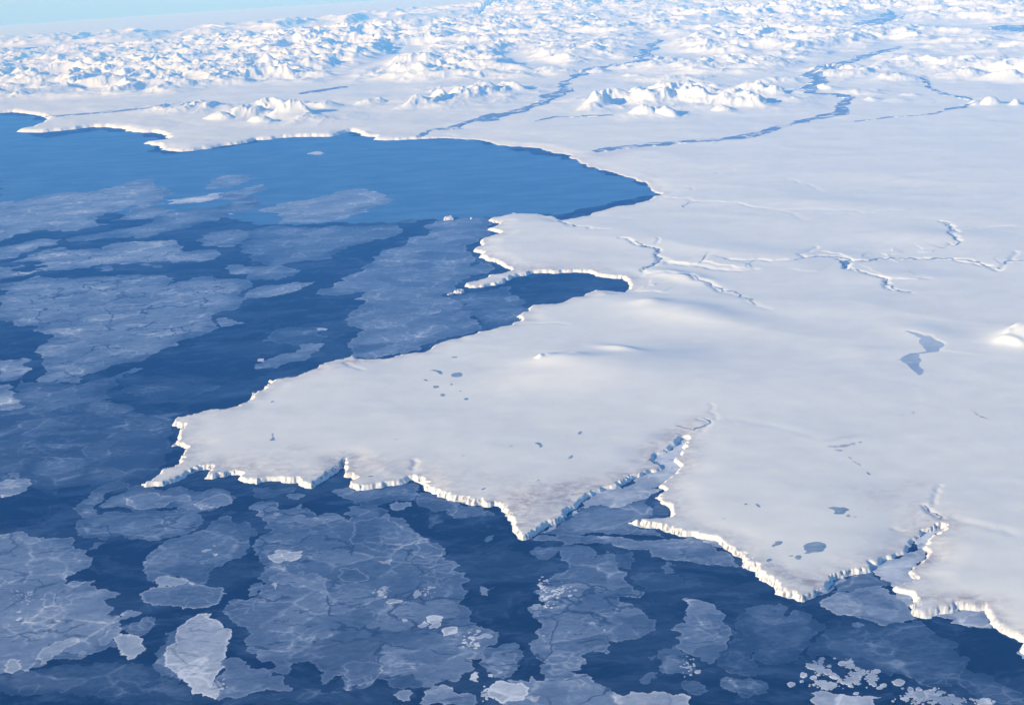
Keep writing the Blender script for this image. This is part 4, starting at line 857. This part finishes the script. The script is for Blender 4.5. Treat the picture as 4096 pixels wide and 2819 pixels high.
ICE.insert(0, (0,1,-1.0,.1,0,"-120,-570 300,-540 420,-500 200,-420 400,-330 900,-420 1300,-360 1500,-200 2319,-300 2800,-450 3500,-340 4300,-330 4638,-250 5000,-180 5400,-60 5880,90 5930,180 5500,260 5050,350 4700,340 4400,370 4150,400 3900,390 3500,430 3000,420 2319,440 2000,330 1500,420 1000,300 400,300 -120,400",TH,"smooth hazy veil of thin ice over the whole far bay",G1))
ICE.insert(1, (0,2,1.25,.1,.2,"-90,520 300,480 900,430 1150,480 1300,560 1560,600 1540,850 1300,1150 1000,1200 500,1240 -90,1160",TH,"wide dim skin of ice off the plateau's west tip",G1))
AUTO = ['small pale floe %s', ]
nfix = 0
POS = {}
for t in ICE:
    c, r, tone, rim, brk, s, name, label, group = t
    o = ice(c, r, tone, rim, brk, s, name, label, group)
    if label == '-':
        if name == FL and tone >= 3.5:
            o['label'] = 'tiny white floe, brighter than the ice around it'; o['group'] = 'scattered tiny white floes'
        elif name == FL:
            o['label'] = 'small grey floe barely lighter than the ice around it'; o['group'] = 'scattered small grey floes'
        else:
            o['label'] = 'faint patch of thin grey ice on dark water'; o['group'] = 'faint patches of thin ice'

# the cluster of small floes, lower right: centre x, y, width, height in the tile
SM = [(400,1250,130,55,"largest floe at the upper left of the corner cluster"),(475,1200,50,36,0),(672,1225,78,48,"egg-shaped floe above the middle of the corner cluster"),(555,1247,46,24,0),
 (538,1300,90,60,"broad floe joined to another at its lower right in the corner cluster"),(592,1335,76,50,"floe joined to the broad one's lower right in the corner cluster"),(320,1328,72,55,"squarish floe at the left of the corner cluster"),
 (415,1354,62,42,"rounded floe between the squarish one and the joined pair"),(212,1415,76,52,"slanted floe farthest left in the corner cluster"),(306,1387,42,22,0),(990,1295,65,38,"lone oval floe right of the corner cluster's centre"),
 (810,1360,72,64,"round floe with a tail in the middle of the corner cluster"),(915,1350,50,30,0),(943,1385,36,46,0),(1046,1425,60,38,"upper floe of a close pair left of the long oval floe"),(1014,1445,62,30,"lower floe of a close pair left of the long oval floe"),
 (1178,1400,128,64,"long oval floe, largest on the right side of the corner cluster"),(1286,1465,56,48,"rounded floe lower right of the long oval floe"),(1364,1470,60,64,"upright egg-shaped floe right of the rounded one"),(1510,1460,42,40,"bright round floe farthest up on the right of the brash"),
 (1470,1500,90,50,"lumpy floe embedded in the brash below the bright round one"),(1665,1515,54,26,"flat floe near the right end of the brash"),(1610,1532,44,16,0),(1840,1545,30,14,0),(1945,1580,70,26,"last flat floe on the bottom edge at the right"),
 (800,1496,48,28,"oval floe lying on the long pale floe's upper edge"),(728,1385,50,32,0),(636,1390,32,20,0),(604,1178,26,10,0),(1220,1450,28,14,0),(1425,1475,22,14,0),(820,1408,34,22,0),(1555,1505,40,22,0),(895,1442,16,12,0)]
for cx, cy, w, h, lb in SM:
    n = rng.integers(9, 13); a = np.sort(rng.uniform(0, 2 * np.pi, n)) * 0.3 + np.linspace(0, 2 * np.pi, n, endpoint=False) * 1.0
    k = 1 + rng.normal(size=n) * 0.13
    s = ' '.join('%.1f,%.1f' % (cx + w / 2 * k[i] * math.cos(a[i]), cy + h / 2 * k[i] * math.sin(a[i])) for i in range(n))
    big_ = w > 55
    o = ice(3, 3, 4.1 if big_ else 4.3, .55 if big_ else .3, 0, s, FL, lb or 'tiny white floe among the dark water of the corner cluster', G4 if lb else 'tiny floes of the corner cluster', amp=0.08)

# brash: uncountable crumbs between the small floes, and along sheet edges
def brash(spots, n, label):
    co, fa = [], []
    for _ in range(n):
        u, v, a, b, c_, r_ = spots[rng.integers(len(spots))]
        q = rng.normal(size=2) * 0.5
        p = px(c_, r_, '%f,%f' % (u + q[0] * a, v + q[1] * b)); P = unproject(p[:, 0], p[:, 1])[0]
        R = min(rng.lognormal(2.75, 0.5), 60); m_ = rng.integers(5, 8); an = np.linspace(0, 2 * np.pi, m_, endpoint=False) + rng.uniform(0, 1)
        rr = R * (1 + rng.normal(size=m_) * 0.2); b0 = len(co)
        zt = 3.2 + drop(P[0], P[1]) + 4.0
        for k in range(m_): co.append((P[0] + rr[k] * math.cos(an[k]), P[1] + rr[k] * math.sin(an[k]), zt))
        for k in range(m_): co.append((P[0] + rr[k] * math.cos(an[k]), P[1] + rr[k] * math.sin(an[k]), zt - 8))
        for k in range(1, m_ - 1): fa.append((b0, b0 + k, b0 + k + 1))
        for k in range(m_):
            k2 = (k + 1) % m_; fa += [(b0 + k2, b0 + k, b0 + m_ + k), (b0 + k2, b0 + m_ + k, b0 + m_ + k2)]
    n_ = len(co)
    o = new_mesh('brash_ice', np.array(co), faces=np.array(fa), mat=M_ICE, smooth_shade=False,
                 attrs={'tone': np.full(n_, 4.2), 'edge': np.full(n_, 3.0), 'rim': np.zeros(n_), 'broken': np.zeros(n_)})
    return tag(o, label, 'brash ice', kind='stuff')
brash([(470,1250,60,80,3,3),(500,1410,110,30,3,3),(830,1310,110,40,3,3),(740,1380,90,40,3,3),(940,1370,40,60,3,3),(1330,1530,140,60,3,3),(1480,1510,110,50,3,3),(1560,1570,200,40,3,3),(1660,1560,140,40,3,3),(1950,1575,80,30,3,3),(740,1230,40,40,3,3),(560,1430,60,30,3,3)], 900,
      'fine white ice crumbs drifting between the small floes')
brash([(240,700,110,120,0,3),(200,620,100,60,0,3),(1150,560,60,40,1,3),(330,640,90,110,2,3),(280,530,60,60,2,3),(450,560,80,60,2,3),(1950,1000,100,90,1,3),(2080,1500,40,70,1,3),(1560,580,60,60,1,3),(1600,1250,80,80,2,3),(1980,1420,60,40,0,3)], 320,
      'scattered white ice crumbs on the grey sheets')
# ------------------------------------------------------------------ lakes, rivers, rocks lying on the land
def draped(name, c, r, s, mat, lift=2.0, amp=0.1, kind=None, label=None, cat=None, group=None, res=0.0012):
    P = px(c, r, s); P = on_land(P[:, 0], P[:, 1]); B = rough(P, amp, res)
    size = math.sqrt(abs(0.5 * np.sum(B[:, 0] * np.roll(B[:, 1], -1) - np.roll(B[:, 0], -1) * B[:, 1])))
    ym = B[:, 1].mean()
    lift = lift + max(0, ym - 30000) * 0.0004
    o = slab(name, B, lift, -10.0, mat, {}, max(size * .1, 5), max(min(size / 6, 0.006 * ym), 30), hfun=height, force=True)
    return tag(o, label, cat, group, kind)
def oval(cx, cy, w, h, g=0, n=11):
    a = np.linspace(0, 2 * np.pi, n, endpoint=False); k = 1 + rng.normal(size=n) * 0.10; g = math.radians(g)
    x = w / 2 * k * np.cos(a); y = h / 2 * k * np.sin(a)
    return ' '.join('%.1f,%.1f' % (cx + x[i] * math.cos(g) - y[i] * math.sin(g), cy + x[i] * math.sin(g) + y[i] * math.cos(g)) for i in range(n))
LK = [
 (1,2,"1762,205 1800,188 1850,182 1870,200 1860,220 1810,228 1770,218","dark almond-shaped pond, largest of the upper group on the plateau"),
 (1,2,"1575,165 1620,158 1670,170 1692,198 1660,200 1640,182","crescent-shaped pond left of the almond-shaped one"),
 (1,2,oval(1540,255,42,14,12),"small slanted pond below the left end of the crescent pond"),
 (1,2,oval(1630,314,62,24,-5),"small pond centred below the crescent pond"),
 (1,2,oval(1770,292,24,16),"tiny pond right below the almond-shaped one"),
 (1,2,oval(1692,388,46,26),"lowest round pond of the upper group on the plateau"),
 (1,2,oval(1852,352,26,8,-14),"sliver of a pond below the almond-shaped one"),
 (1,2,oval(1905,424,44,18,-5),"small pond at the lower right of the upper group"),
 (1,2,oval(1797,47,56,11,-6),"narrow pond topmost of the upper group"),
 (1,2,"135,740 165,735 160,770 172,798 140,802 120,795 140,780","upright narrow pond in the west of the plateau"),
 (1,2,oval(150,448,34,11,-12),"tiny pond near the plateau's north-west shore"),
 (1,2,oval(1038,1125,50,13,-3),"slim pond close above the cliffs of the central cape"),
 (1,2,oval(2060,1237,40,11,-15),"sliver of a pond above the stepped cliffs"),
 (1,2,oval(1268,788,14,10),"lone dot-like pond in the middle of the plateau"),
 (2,2,"205,822 240,817 268,832 280,850 245,865 250,845 225,832","curved pond in the centre of the plateau"),
 (2,2,"478,975 510,955 535,935 555,932 550,952 520,965","thin slanted pond left of the large inlet"),
 (2,2,oval(615,730,42,22,-35),"hooked little pond left of the inlet's head"),
 (3,2,"545,1405 600,1400 660,1408 710,1412 735,1430 700,1450 640,1468 600,1465 605,1440 570,1420","wing-shaped dark pond on the cape right of the large inlet"),
 (3,3,"318,158 360,135 440,122 490,130 530,170 510,200 450,218 380,225 325,228 350,205 325,180","largest round pond near the tip of the cape"),
 (3,3,"28,160 60,130 100,114 135,122 120,142 80,155 50,174","bean-shaped pond left of the largest round pond"),
 (3,3,oval(276,262,58,42),"round pond just below the largest round pond"),
 (3,3,oval(208,250,48,10),"thread-like pond left of the small round one"),
 (3,3,oval(10,288,56,24,-20),"small slanted pond above the cliff near the cape's left side"),
 (2,2,oval(2120,1375,28,12),"left of two tiny ponds in the middle of the cape"),
 (2,2,"2195,1370 2225,1375 2253,1405 2225,1402","right of two tiny ponds in the middle of the cape"),
 (2,2,oval(240,1160,20,8),"tiny dark pond above the wind-scoured cape"),
 (3,2,"888,1085 905,1085 930,1105 915,1112","tiny pond at the end of the dotted stream"),
 (3,2,"1160,72 1250,30 1365,15 1370,25 1362,50 1385,90 1375,120 1415,165 1405,195 1370,218 1300,160 1250,110 1200,75 1165,78","large pale blue lake, lower triangular lobe"),
]
for c, r, s, lb in LK[:-1]:
    draped('frozen_pond', c, r, s, M_LAKE, lift=1.4, amp=0.10, label=lb, cat='pond', group='frozen ponds on the snow plateau', res=0.0008)
draped('frozen_lake', 3, 1, "1235,1405 1380,1432 1500,1470 1560,1498 1592,1520 1580,1550 1545,1590 1430,1600 1362,1612 1358,1640 1385,1682 1375,1712 1415,1757 1405,1787 1370,1810 1300,1752 1250,1702 1200,1667 1160,1664 1250,1622 1365,1602 1440,1590 1400,1545 1370,1500 1330,1440",
       M_PALE, lift=1.4, label='large blue frozen lake on the right of the plateau', cat='lake', kind='structure')

def ribbon(name, parts, mat, label, w=8, kind='structure'):
    """a braided frozen river: polygon pieces in tile coordinates"""
    for i, (c, r, s) in enumerate(parts):
        o = draped(name, c, r, s, mat, lift=6, amp=0.12, label=label, cat='river', kind=kind, res=0.0010)
ribbon('frozen_river', [(1,0,"1460,1250 1450,1238 1540,1190 1600,1170 1700,1165 1850,1120 1950,1090 2080,1045 2150,1030 2200,1035 2319,1005 2400,990 2500,950 2560,915 2680,850 2780,800 2740,760 2850,700 2960,640 3080,610 3200,590 3350,580 3440,555 3470,450 3560,400 3620,360 3690,370 3600,420 3560,470 3620,540 3560,555 3440,575 3280,605 3120,625 2990,660 2900,700 2820,745 2810,790 2870,830 2800,850 2700,895 2640,940 2500,975 2350,1030 2200,1090 2050,1105 1960,1100 1880,1130 1870,1170 1760,1175 1640,1180 1560,1195")], M_RIVER, 'braided blue river running up from the bay into the far mountains')
ribbon('frozen_river', [(2,0,"720,1370 830,1345 960,1335 1150,1310 1300,1295 1450,1285 1650,1270 1850,1260 2000,1240 2150,1215 2250,1195 2319,1160 2400,1140 2550,1100 2700,1075 2850,1035 2920,980 2970,920 3010,890 2940,865 2790,858 2700,852 2640,850 2620,800 2700,740 2620,680 2720,640 2850,600 3000,560 3100,520 3250,480 3420,450 3500,425 3470,460 3300,505 3130,545 2990,600 2880,640 2850,700 2840,760 2760,800 2700,840 2800,850 2960,852 3060,865 3112,885 3060,940 3040,1000 2960,1050 2860,1070 2700,1090 2560,1125 2420,1155 2330,1200 2200,1240 2000,1265 1850,1280 1650,1290 1500,1300 1300,1325 1150,1335 1000,1345 850,1372 760,1385")], M_RIVER, 'wide blue river bending from the bay beach to the distant valley')
ribbon('frozen_river', [(3,0,"780,1100 900,1085 1020,1072 1100,1062 1300,1050 1440,1038 1520,1028 1560,1008 1650,980 1780,950 1880,930 1885,938 1780,962 1680,990 1570,1018 1500,1038 1300,1056 1100,1068 1020,1079 900,1092 780,1105")], M_RIVER, 'thin river thread leading to the lone knolls on the right')
ribbon('frozen_river', [(3,0,"1350,700 1450,730 1475,770 1460,800 1560,830 1700,870 1850,903 1840,910 1700,880 1560,842 1450,806 1440,770 1420,740")], M_RIVER, 'narrow stream winding down from the right hand mountains')
ribbon('frozen_river', [(0,0,"370,1068 500,1052 620,1042 760,1030 900,1020 1060,1005 1200,990 1350,978 1500,965 1505,972 1350,988 1200,1002 1060,1016 900,1028 760,1040 620,1052 500,1062 420,1076")], M_RIVER, 'faint dark stream on the far left coastal plain')
ribbon('frozen_river', [(1,0,"380,850 520,825 700,800 820,786 830,792 700,812 540,838 400,858")], M_RIVER, 'short dark stream under the left mountains')
ribbon('frozen_river', [(2,0,"190,1100 280,1078 380,1058 620,1056 900,1044 910,1050 620,1062 380,1066 280,1088 200,1106")], M_RIVER, 'faint side stream in front of the pointed hills')
draped('frozen_lake', 3, 0, "830,240 850,205 950,180 1060,165 1100,130 1060,100 1130,110 1200,145 1180,175 1130,180 1060,205 1000,230 920,250", M_RIVER, lift=25, label='blue valley lake among the far right mountains', cat='lake', kind='structure')
draped('frozen_lake', 3, 0, "2000,250 2100,235 2250,240 2319,230 2400,250 2400,300 2250,310 2180,285 2050,285", M_RIVER, lift=25, label='blue flat by the right edge among the farthest mountains', cat='lake', kind='structure')

def stream(c, r, s, w, label):  # dark ribbon: valley stream, elsewhere gully shade painted onto the snow
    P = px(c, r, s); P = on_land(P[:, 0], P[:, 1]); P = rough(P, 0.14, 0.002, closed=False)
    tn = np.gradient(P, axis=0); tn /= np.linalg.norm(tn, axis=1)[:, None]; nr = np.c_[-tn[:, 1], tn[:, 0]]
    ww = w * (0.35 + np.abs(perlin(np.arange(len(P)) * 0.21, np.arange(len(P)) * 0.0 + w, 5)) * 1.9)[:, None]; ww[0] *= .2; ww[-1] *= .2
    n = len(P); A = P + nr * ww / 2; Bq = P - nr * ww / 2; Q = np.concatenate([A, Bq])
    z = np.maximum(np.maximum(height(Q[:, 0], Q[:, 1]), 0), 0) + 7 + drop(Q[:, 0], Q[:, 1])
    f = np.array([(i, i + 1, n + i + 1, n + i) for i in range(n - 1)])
    o = new_mesh('stream_gully_shade', np.c_[Q, z], faces=f, mat=M_STREAM_SHADE)
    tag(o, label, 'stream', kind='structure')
M_STREAM_SHADE = mat_plain('stream_ice_gully_shade', (0.10, 0.15, 0.25), (0.30, 0.36, 0.46), 0.004)  # stream ice; in the gullies the dark colour stands for shade
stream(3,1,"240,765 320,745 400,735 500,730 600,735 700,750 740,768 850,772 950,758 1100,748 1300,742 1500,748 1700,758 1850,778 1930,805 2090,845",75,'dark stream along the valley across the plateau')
stream(3,1,"700,835 735,770",150,'short wide strip of painted slope shade joining the valley stream')  # slope turned from the sun, its shade painted as a dark strip
stream(3,1,"735,835 820,860 900,892 1000,918 1080,935 1060,985 1130,1022 1300,1055",60,'dark ribbon of painted gully shade running down right of the valley fork')
stream(2,1,"1500,892 1620,898 1730,955 1790,975 1850,1012 1905,1048 2060,1090 2200,1170",60,'curved ribbon of painted gully shade behind the bay head')
stream(2,1,"1195,855 1250,820 1330,775 1345,745 1300,722 1310,690 1332,665 1290,648 1200,640 1100,600",80,'ribbon of painted gully shade above the narrow bay')
stream(2,1,"445,400 480,425 560,462",90,'dark ribbon in the gully opening to the far bay')
stream(2,1,"1550,290 1590,245 1625,240 1700,238",60,'small hook of painted gully shade beyond the beach')
stream(3,1,"1560,415 1640,440 1690,492 1645,530 1690,562 1745,598 1720,615 1650,640",60,'crooked ribbon of painted gully shade in the upper right')
stream(3,1,"2150,800 2185,770 2319,765",80,'ribbon of painted gully shade leaving at the right edge')
stream(3,2,"1412,1386 1450,1430 1500,1462 1560,1488 1540,1510",40,'ribbon of painted gully shade above the small inlet')
stream(2,2,"1475,665 1560,690 1650,712 1700,685 1770,655 1782,620 1700,598",30,'ribbon of painted gully shade above the head of the large inlet')
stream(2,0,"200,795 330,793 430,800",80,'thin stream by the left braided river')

# dark scoured streaks: a dotted stream and ground patches showing through the snow
ST = [(3,2,"530,850 580,845 640,855 690,835 760,822 800,822 790,840 740,848 700,862 650,860 600,870 560,860","brown ground patch with a forked shape, left part"),
 (3,2,"805,815 840,805 856,815 830,828","brown ground patch at the right end of the forked one"),
 (3,2,"590,885 640,878 690,890 640,902","brown ground patch below the forked one"),
 (3,2,"1178,575 1210,563 1250,568 1215,572","dark streak left of a pair on the open snow"),
 (3,2,"1295,543 1320,540 1337,556 1312,556","dark streak right of a pair on the open snow"),
 (3,2,"1830,525 1850,528 1900,565 1960,588 2030,625 1960,598 1890,572","long thin dark line on the open snow at the right"),
 (3,2,"720,945 760,955 800,1000 835,1015 850,1045 820,1020 790,1005 755,968","dotted dark stream below the forked ground patch"),
 (3,2,"690,1472 740,1470 745,1488 715,1492","brown ground patch under the wing-shaped pond"),
 (3,2,"770,1488 800,1483 800,1495 775,1496","small brown ground patch right under the wing-shaped pond"),
 (2,2,"1905,1504 1935,1508 1915,1514","-"),(2,2,"1480,1315 1510,1316 1500,1323","-"),(2,2,"1590,1382 1625,1380 1610,1386","-"),(1,2,"2280,850 2319,842 2330,856 2300,860","-"),(1,2,"1860,938 1885,930 1880,944","-"),(2,2,"390,965 405,966 396,971","-"),
 (2,2,"180,1150 200,1148 195,1154","-"),(3,2,"320,1390 340,1390 332,1396","-"),(3,3,"1058,352 1100,370 1130,400 1210,430 1150,418 1110,395 1080,370","dark slit in the snow-covered ice of the small inlet")]
for c, r, s, lb in ST:
    g = None
    if lb == '-': lb, g = 'tiny dark speck of bare ground in the snow', 'tiny specks of bare ground'
    draped('bare_ground', c, r, s, M_BARE, lift=1.2, amp=0.12, label=lb, cat='bare ground', group=g, res=0.0007)

# rocks standing in the sea
def islet(c, r, s, hgt, label):
    P = px(c, r, s); P = unproject(P[:, 0], P[:, 1]); B = rough(P, 0.12, 0.0006)
    size = math.sqrt(abs(0.5 * np.sum(B[:, 0] * np.roll(B[:, 1], -1) - np.roll(B[:, 0], -1) * B[:, 1])))
    V2, T = tri_poly(B, inset_points(B, size * 0.06, size / 22))
    d = seg_dist(B, V2[:, 0], V2[:, 1])
    z = hgt * np.clip(d / (size * 0.10), 0, 1) * (0.65 + 0.5 * ridged(V2[:, 0] / (size * .35), V2[:, 1] / (size * .35), 3, 201)) - 4
    o0 = V2.mean(0); zo = float(drop(*o0)); L = V2 - o0
    o = new_mesh('rock_islet', np.c_[L, z + drop(V2[:, 0], V2[:, 1]) - zo], faces=T, mat=M_ROCK, smooth_shade=False)
    o.location = (o0[0], o0[1], zo)
    tag(o, label, 'islet', 'snowy rocks in the sea')
islet(1,1,"1695,408 1720,388 1760,378 1790,382 1788,402 1740,404",110,'snowy rock islet alone off the forked headland')
islet(1,1,"1785,1060 1810,1045 1850,1035 1880,1045 1875,1062 1820,1066",90,'larger snowy rock off the tip of the narrow spit')
islet(1,1,"1725,1078 1750,1066 1790,1064 1785,1072 1745,1080",40,'lower snowy rock at the outer end of the spit')
islet(1,1,"1938,388 1950,380 1962,386 1950,392",50,'tiny rock between the lone islet and the headland')
islet(3,3,"2270,1115 2300,1090 2360,1080 2430,1100 2420,1180 2330,1160 2300,1140",120,'snowy rock cut by the right edge below the last cliffs')
islet(1,0,"465,1390 520,1372 600,1376 635,1388 600,1402 520,1404",12,'flat white skerry in the far bay')
# ------------------------------------------------------------------ sea surface
sy = np.concatenate([[2000.0, 6000.0], np.geomspace(9000, 420000, 420)])
sx = np.linspace(-1.15, 1.15, 170)
SX = sx[None] * (sy[:, None] + 9000); SY = np.repeat(sy[:, None], len(sx), 1)
n1, n2 = SX.shape; ii = np.arange(n1 * n2).reshape(n1, n2)
sq = np.stack([ii[:-1, :-1], ii[:-1, 1:], ii[1:, 1:], ii[1:, :-1]], 2).reshape(-1, 4)
sea = new_mesh('sea', np.stack([SX, SY, drop(SX, SY)], 2).reshape(-1, 3), faces=sq, mat=M_SEA)
tag(sea, 'dark blue sea between the ice sheets', 'sea', kind='structure')

# ------------------------------------------------------------------ the air
HZ = NT('haze_air')
for n in list(HZ.n):
    if n.type == 'BSDF_PRINCIPLED': HZ.n.remove(n)
pv = HZ.node('ShaderNodeVolumePrincipled')
pv.inputs['Color'].default_value = (0.10, 0.37, 1.0, 1); pv.inputs['Density'].default_value = 1.0e-5
pv.inputs['Absorption Color'].default_value = (1, 1, 1, 1); pv.inputs['Anisotropy'].default_value = -0.1
for k in ('Density Attribute', 'Color Attribute', 'Temperature Attribute'):
    if k in pv.inputs: pv.inputs[k].default_value = ''
out = [n for n in HZ.n if n.type == 'OUTPUT_MATERIAL'][0]
HZ.l.new(pv.outputs[0], out.inputs['Volume'])
x0, x1, y0, y1, z0, z1 = -510000, 510000, -3000, 430000, float(drop(np.array(500000.), np.array(425000.))) - 200, HC + 300
hv = [(x, y, z) for x in (x0, x1) for y in (y0, y1) for z in (z0, z1)]
hf = [(0, 1, 3, 2), (4, 6, 7, 5), (0, 4, 5, 1), (2, 3, 7, 6), (0, 2, 6, 4), (1, 5, 7, 3)]
haze = new_mesh('haze', np.array(hv), faces=np.array(hf), mat=HZ.m, smooth_shade=False)
tag(haze, 'thin blue arctic haze', 'haze', kind='stuff')
